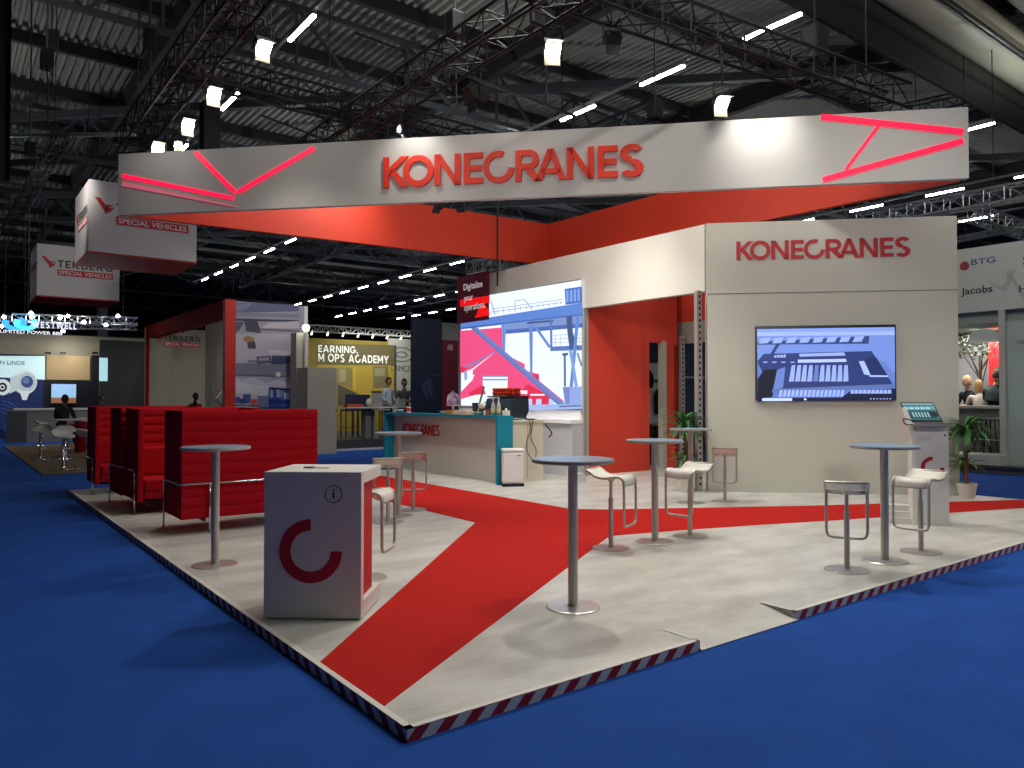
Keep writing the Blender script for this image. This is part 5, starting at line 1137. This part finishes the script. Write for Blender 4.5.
# ring truss with lamps and the letters
box_truss('silver_truss', onB(12, 318, 31).to_tuple(), onB(137, 322, 31).to_tuple(), .28, 'bright silver lighting truss over the far left stand, front beam', ALU, .03, .4)
box_truss('silver_truss', onB(-30, 330, 31).to_tuple(), onB(9, 318, 35).to_tuple(), .25, 'silver lighting truss beam at the left picture edge', ALU, .03, .4)
box_truss('silver_truss', onB(8, 323, 35).to_tuple(), onB(137, 327, 35).to_tuple(), .28, 'silver lighting truss over the far left stand, rear beam', ALU, .03, .4)
LMP = mat('#f4fbff', .4, emit=30)
for i, (px, py) in enumerate([(4, 317), (31, 313), (68, 316), (84, 322), (32, 317), (60, 318), (106, 325), (118, 316), (63, 331), (2, 326)]):
    q = onB(px, py, 30.8); t = thing('truss_lamp', 'glaring white lamp on the far left silver truss, '+['first by the picture edge', 'above the blue swirl, front', 'above the last letters, left one', 'right of the last letters', 'just below the swirl lamp', 'above the last letters, right one', 'second from the right end', 'at the right end', 'under the glowing letters', 'lowest by the edge'][i], 'lamp', q.to_tuple(), 0, 'white lamps on the silver truss')
    MB().ball(q, .06).build('bulb', LMP, t, world=True, smooth=True); MB().tube([q+Vector((0, .06, 0)), q+Vector((0, .3, .1))], .07, 8).build('can', BLACK, t, world=True)
lw = thing('illuminated_sign', 'glowing white lettered sign with a blue swirl on the silver truss', 'sign', onB(45, 326, 30.6).to_tuple())
m = MB(); a, b = onB(32, 327.5, 30.6), onB(76.5, 325.5, 30.6); caps(m, 'WESTWELL', (a.x, 30.6, a.z), (1, 0, 0), VZ, b.x-a.x, .22, .03, .25); m.build('lettering', mat('#dfe4ff', .4, emit=1.2), lw, world=True)
m = MB()
for cx_, col in ((14.5, 0), (26, 1)):
    q = onB(cx_, 323, 30.6)
    for qd in arcstrip(0, 0, .36, .16, 150, 420 if not col else 400, 20): m.cur = col; m.prism([(q.x+x, 30.6, q.z+y*.7) for x, y in qd], (0, .03, 0))
m.build('swirl', [mat('#2a8cf0', .4, emit=2.2), mat('#48d8f4', .4, emit=2.2)], lw, world=True)
t = thing('illuminated_sign', 'row of small glowing letters below the blue swirl sign', 'sign', onB(30, 331, 30.6).to_tuple())
m = MB(); a, b = onB(0, 332, 30.6), onB(62, 331.5, 30.6); text_mb(m, 'LIMITED POWER 888', (a.x, 30.6, a.z-.02), (1, 0, 0), VZ, b.x-a.x, .11, .03, .0); m.build('lettering', mat('#f4f6ff', .4, emit=1.3), t, world=True)
# dark tower right of it, with lit screen
t = thing('display_tower', 'dark grey tower with a small lit screen on its left side', 'tower', (6, 32, 0)); a, b = onB(100, 345, 32), onB(147, 341, 32)
MB().box((a.x, 32, 0), (a.x+1.55, 32.15, 3.8)).build('body', mat('#24282b', .6), t, world=True); q, q2 = onB(99.5, 381, 31.9), onB(107.5, 358, 31.9)
MB().box((q.x, 31.85, q.z), (q2.x, 31.98, q2.z)).build('screen', mat('#a8d4e0', .4, emit=.8), t, world=True)
t = thing('roof_column', 'slim grey column behind the far left stand', 'column', (5.6, 40, 0)); q = onB(103, 320, 40); MB().box((q.x-.2, 40, 0), (q.x+.2, 40.4, 11.8)).build('shaft', mat('#3a3d40', .6), t, world=True); MB().box((q.x-.3, 39.9, 0), (q.x+.3, 40.5, .1)).build('base_plate', mat('#3a3d40', .6), t, world=True)
# beige carpet with stools in front
c1, c2, c3 = onZ(0, 445, 0), onZ(42, 475.5, 0), onZ(96, 470, 0)
tag(MB().prism([(1.74, 18.3, .0), (6.3, 18.3, .0), (6.3, 30.0, .0), (1.74, 30.0, .0)], (0, 0, .02)).build('beige_carpet', mat('#6b5c48', .9, noise=.1, nscale=4), base=True), 'brown beige carpet area under the white shell stools', 'carpet')
def shell_stool(px, py, label, rz, base=None):
    q = onZ(px, py, .02)
    if base: return dup(base, (q.x, q.y, .02), rz, label)
    t = thing('shell_stool', label, 'stool', (q.x, q.y, .02), rz, 'white shell stools with trumpet bases')
    MB().lathe([(.21, 0), (.20, .012), (.08, .035), (.035, .07), (.03, .4), (.022, .41), (.022, .70), (.06, .72)], n=24).build('base', CHROME, t, smooth=True)
    n, k_ = 20, 6; vs = []
    for i in range(k_+1):
        for k in range(n):
            ph = 2*PI*k/n; r_ = .24*i/k_; bk = max(0, math.sin(ph)); vs.append((r_*1.0*math.cos(ph), r_*.9*math.sin(ph), .74+.03*(i/k_)**2+.14*bk*(i/k_)**2-.03*max(0, -math.sin(ph))*(i/k_)**2))
    vs += [(x*.98, y*.98, z-.04) for x, y, z in vs]; N = (k_+1)*n; fs = []
    for i in range(k_):
        for k in range(n): fs += [(i*n+k, i*n+(k+1) % n, (i+1)*n+(k+1) % n, (i+1)*n+k), (N+i*n+k, N+(i+1)*n+k, N+(i+1)*n+(k+1) % n, N+i*n+(k+1) % n)]
    fs += [(k_*n+k, k_*n+(k+1) % n, N+k_*n+(k+1) % n, N+k_*n+k) for k in range(n)]
    MB().add(vs, fs).build('seat', mat('#bdbab4', .4), t, smooth=True)
    MB().tube([(.03*math.cos(a_), .03*math.sin(a_)-.0, .3) if a_ in (0,) else (.13*math.cos(a_), -.13*math.sin(a_), .3) for a_ in (0, .4, .9, 1.4, 1.9, 2.5, PI)], .012, 6).build('footrest', CHROME, t, smooth=True)
    return t
s0 = shell_stool(40.5, 460, 'white shell stool on the left of the beige carpet', -.4)
shell_stool(63, 470, 'white shell stool nearest the camera on the beige carpet', .5, s0); shell_stool(65, 460.5, 'white shell stool in the middle behind the nearest one', 0, s0); shell_stool(87, 469, 'white shell stool beside the red sofas', 2.2, s0)
shell_stool(40, 446, 'white shell stool far back on the beige carpet', 1.5, s0)
def rtable(px, py, ztop, r_, label):
    q = onZ(px, py, .02); t = thing('round_table', label, 'table', (q.x, q.y, .02)); MB().lathe([(r_, ztop-.03), (r_, ztop)], n=28).build('tabletop', mat('#a5a39c', .4), t)
    MB().lathe([(.03, 0), (.03, ztop-.03)], n=12).build('column', CHROME, t); MB().lathe([(.22, 0), (.22, .015)], n=24).build('base', CHROME, t); return t
rtable(67, 459, 1.03, .42, 'pale round table among the white shell stools'); rtable(88, 458, 1.0, .38, 'pale round table beside the red drum counter')
q = onZ(79, 452, .02); t = thing('drum_counter', 'red drum shaped counter behind the shell stools', 'counter', (q.x+.3, q.y, .02)); MB().lathe([(.42, 0), (.42, .95)], n=28).build('body', mat('#8e1520', .5), t); MB().lathe([(.46, .95), (.46, .99)], n=28).build('top', mat('#a5a39c', .4), t)
q = onZ(62, 452, .02); person((q.x, q.y, .1), 2.6, 'person in dark clothes seated before the small lit monitor', '#15161a', '#101114', '#1a0f0c', 'sit', 1.12, '#5a4038')
q = onB(101, 400, 30); person((q.x, 30, 0), 1.2, 'person in a black coat standing by the dark grey tower', '#0c0d10', '#0c0d10', '#0c0a0a', 'stand', .97, '#4a3830')
q = onB(201, 398, 24.9); person((q.x, 25.6, .0), .5, 'person with dark hair behind the red sofas inside the red framed stand', '#141416', '#141416', '#170f0c', 'stand', 1.0, '#5a4038')

# ================================================================== NEIGHBOURING STAND, RIGHT
rs = thing('exhibition_stand', 'white stand on the right with logos of several firms on its fascia', 'stand', (18.6, 6, 0))
WG = mat('#a9ada6', .5)
MB().box((17.7, 2.0, 0), (24, 13.0, .17)).build('floor_slab', mat('#6f7270', .6), rs, world=True)
MB().box((17.62, 2.0, .13), (17.7, 13.0, .18)).build('edge_strip', mat('#3a3e40', .5), rs, world=True)
FA = 18.2
MB().box((FA, 2.0, 3.5), (FA+.15, 10.5, 4.93)).build('fascia', mat('#b4b8b4', .5), rs, world=True)
MB().box((FA+.15, 2.0, 3.25), (FA+2.4, 10.5, 3.5)).build('soffit', mat('#8a9a92', .5), rs, world=True)
def fp(x, y): return onA(x, y, FA-.003)
m = MB(); m2 = MB(); m3 = MB()
a, b = fp(961, 296), fp(992.5, 291); text_mb(m, 'Jacobs', (FA-.001, a.y, a.z-.03), (0, -1, 0), VZ, a.y-b.y, .21, .004, .015)
a, b = fp(971, 265.5), fp(995.5, 262.5); text_mb(m2, 'BTG', (FA-.001, a.y, a.z), (0, -1, 0), VZ, a.y-b.y, .13, .004, .01)
a, b = fp(1019, 292), fp(1036, 289); text_mb(m, 'HUSKY', (FA-.001, a.y, a.z-.02), (0, -1, 0), VZ, .9, .16, .004, .0)
a, b = fp(1023, 264), fp(1036, 262); text_mb(m, 'SGS', (FA-.001, a.y, a.z-.03), (0, -1, 0), VZ, .5, .2, .004, .02)
q = fp(964.5, 266)
for qd in arcstrip(0, 0, .10, .0, 0, 360, 24): m3.prism([(FA-.001, q.y-x, q.z+y) for x, y in qd], (-.004, 0, 0))
text_mb(m2, '#', (FA-.006, q.y+.05, q.z-.05), (0, -1, 0), VZ, .1, .1, .002)
m.build('lettering', mat('#2c3136', .5), rs, world=True); m2.build('logo_lettering', mat('#41507c', .5), rs, world=True); m3.build('round_mark', mat('#9a2634', .5), rs, world=True)
m = MB()
for pts in ([(986, 280), (1002, 287), (1004, 292), (990, 284)], [(1001, 290), (1012, 268), (1016, 270), (1006, 292)], [(1008, 268), (1024, 292), (1024, 300), (1006, 274)]): m.prism([fp(x, y) for x, y in pts], (-.001, 0, 0))
m.build('pale_pattern', mat('#a3a8a6', .5), rs, world=True)
q = onA(1003, 330, 18.5); 
MB().box((18.3, 2.0, .17), (18.45, q.y-.1, 3.25)).build('side_panel', mat('#9fb0a8', .5), rs, world=True)
MB().box((18.2, q.y-.14, .17), (18.6, q.y-.02, 3.5)).build('corner_post', WG, rs, world=True)
m = MB(); a = onA(1017.5, 342, 18.29); text_mb(m, 'HUMAN', (18.295, a.y, a.z-.05), (0, -1, 0), VZ, .5, .09, .003); m.build('small_lettering', mat('#5c6e6a', .5), rs, world=True)
MB().box((17.75, 6.4, .17), (18.6, 9.2, .38)).build('white_plinth', mat('#b9bab4', .5), rs, world=True)
MB().box((21.6, 7.0, .17), (21.7, 11.5, 3.4)).build('back_wall', mat('#b0b2b4', .5), rs, world=True)
MB().box((20.9, onA(1006, 350, 20.9).y, .17), (21.05, onA(988.5, 350, 20.9).y, 3.3)).build('red_column', mat('#d41c22', .5), rs, world=True)
# glass rail + counter
MB().box((19.3, 5.7, .17), (19.5, 9.5, 1.36)).build('bar_front', mat('#7c8078', .5), rs, world=True); MB().box((19.1, 5.7, 1.36), (19.7, 9.5, 1.42)).build('bar_top', mat('#a5a8a2', .4), rs, world=True)
light('AREA', (20.3, 7.8, 3.15), 100, (20.3, 7.8, 0), 1.2, NEUT)
for i, px in enumerate((979, 985, 996)):
    q = onZ(px, 457, .38); t = thing('bar_chair', ['slim dark bar chair, left one before the grey bar', 'slim dark bar chair, middle one before the grey bar', 'slim dark bar chair, right one before the grey bar'][i], 'chair', (18.55+.1*(i % 2), onA(px, 440, 18.6).y, .38))
    for sx, sy in ((-.13, -.13), (.13, -.13), (.13, .13), (-.13, .13)): MB().tube([(sx*1.3, sy*1.3, 0), (sx, sy, .72)], .013, 6).build('leg', mat('#2c2e30', .4, .5), t)
    MB().box((-.17, -.17, .72), (.17, .17, .76)).build('seat', mat('#35373a', .5), t); MB().tube([(-.17, -.17, .3), (-.17, .17, .3)], .01, 6).build('footrest', ALU, t)
# tree graphic / real tree, round lamp
q = onA(981.5, 400, 21.0); tr_ = thing('indoor_tree', 'slender green tree standing inside the right stand', 'tree', (21.0, q.y, .17))
MB().tube([(0, 0, 0), (.02, .02, 1.6), (0, .03, 2.5)], .05, 8, r2=.03).build('trunk', mat('#4a4236', .9), tr_); m = MB()
for k in range(7): an = k*.9; m.tube([(0, 0, 1.7+.08*k), (.35*math.cos(an), .35*math.sin(an), 2.3+.08*k), (.6*math.cos(an), .6*math.sin(an), 2.9+.05*k)], .015, 5)
m.build('branch', mat('#4a4236', .9), tr_); m = MB(); rnd = random.Random(3)
for k in range(900):
    an = rnd.random()*2*PI; r_ = rnd.random()**.5*1.0; c = Vector((r_*math.cos(an), r_*math.sin(an), 2.35+rnd.random()*.85+.2*(1-r_))); d1 = Vector((rnd.uniform(-1, 1), rnd.uniform(-1, 1), rnd.uniform(-.5, .5))).normalized()*.05; d2 = Vector((rnd.uniform(-1, 1), rnd.uniform(-1, 1), rnd.uniform(-.8, .8))).normalized()*.03
    m.add([c-d1, c+d2, c+d1, c-d2], [(0, 1, 2, 3)])
m.build('foliage', mat('#3c4a36', .7, noise=.3), tr_)
q = onA(984, 336, 19.6); t = thing('pendant_lamp', 'pale round pendant lamp shade hanging before the red column', 'lamp', q.to_tuple()); MB().lathe([(.02, .17), (.2, .14), (.32, .02), (.33, -.08), (.30, -.14), (.2, -.15)], q, 28).build('shade', mat('#c3c8c0', .6, emit=.22), t, world=True, smooth=True); MB().tube([q+VZ*.17, Vector((q.x, q.y, 3.3))], .01, 5).build('cord', BLACK, t, world=True)
q = onA(972, 392, 20.4); person((20.4, q.y, .50), -PI/2-.4, 'person with fair hair and dark top at the far side of the bar table', '#22252c', '#1a1b20', '#a88a62', 'sit', 1.16, '#c29a80', .05)
q = onA(980.5, 393, 20.1); person((20.1, q.y, .50), PI/2+.6, 'person with long blond hair in a white top seen from behind', '#c0b4a8', '#1a1b20', '#b08a5c', 'sit', 1.08, '#c29a80', .16)
q = onA(994, 393, 19.95); person((19.95, q.y, .50), PI/2-.1, 'person in a dark green jacket with brown hair seen from behind', '#22302e', '#1a1b20', '#5a4030', 'sit', 1.25, '#b08a70')
q = onA(1001, 390, 20.8); person((20.8, q.y, .50), -PI/2, 'person with dark hair facing the one in the dark green jacket', '#23242c', '#1a1b20', '#1c1412', 'sit', 1.3, '#b08a70')
q = onA(976, 402, 19.6); tag(MB().box((20.15, q.y-.9, 1.25), (20.6, q.y+.5, 1.29)).box((20.35, q.y-.2, .17), (20.42, q.y-.1, 1.25)).build('meeting_table', mat('#b4a890', .5), base=True), 'pale meeting table between the seated people', 'table')
# silver trusses above the right stand
a, b = onA(890, 214, 18.6), onA(1060, 184, 18.6)
box_truss('silver_truss', onA(860, 221, 18.8).to_tuple(), onA(1100, 177, 18.8).to_tuple(), .34, 'silver truss running right above the logo fascia', ALU, .03, .42)
box_truss('silver_truss', onA(975, 214, 19.2).to_tuple(), tuple(onA(975, 214, 19.2)+Vector((9, 0, 0))), .32, 'silver truss going back from the fascia truss', ALU, .028, .45)
box_truss('silver_truss', onA(955, 240, 20.5).to_tuple(), onA(1050, 222, 20.5).to_tuple(), .10, 'thin double silver pipe just above the logo fascia', ALU, .03, .8)
box_truss('stage_truss', onA(905, 112, 24).to_tuple(), onA(1000, 92, 24).to_tuple(), .4, 'dark lattice truss behind the banner end below the big girder', TRUSSM)
box_truss('stage_truss', onA(700, 62, 20).to_tuple(), onA(860, -2, 20).to_tuple(), .4, 'dark lattice truss left of the big girder at the top', TRUSSM)
box_truss('stage_truss', onA(770, 80, 22).to_tuple(), onA(905, 48, 22).to_tuple(), .5, 'dark lattice truss in the gap under the big girder', TRUSSM)
box_truss('silver_truss', onB(470, 268, 20).to_tuple(), onB(512, 262, 20).to_tuple(), .4, 'small grey truss seen just above the maroon sign', mat('#707478', .4, .6), .03, .35)
# dark far stands to close the hall at eye level
for i, (x0, y0, x1, y1, z, c_) in enumerate([(16.5, 30, 30, 31, 4.2, '#0f1216'), (-2, 46, 14, 47, 5, '#14171a'), (20, 22, 34, 23, 4.4, '#101316'), (24, 13, 25, 20, 4.2, '#14181a')]):
    t = thing('partition_wall', ['dark distant partition behind the towers', 'dark distant partition behind the far left stands', 'dark distant partition behind the television wall', 'dark distant partition behind the right stand'][i], 'partition', ((x0+x1)/2, (y0+y1)/2, 0))
    MB().box((x0, y0, 0), (x1, y1, z)).build('panel', mat(c_, .8), t, world=True)
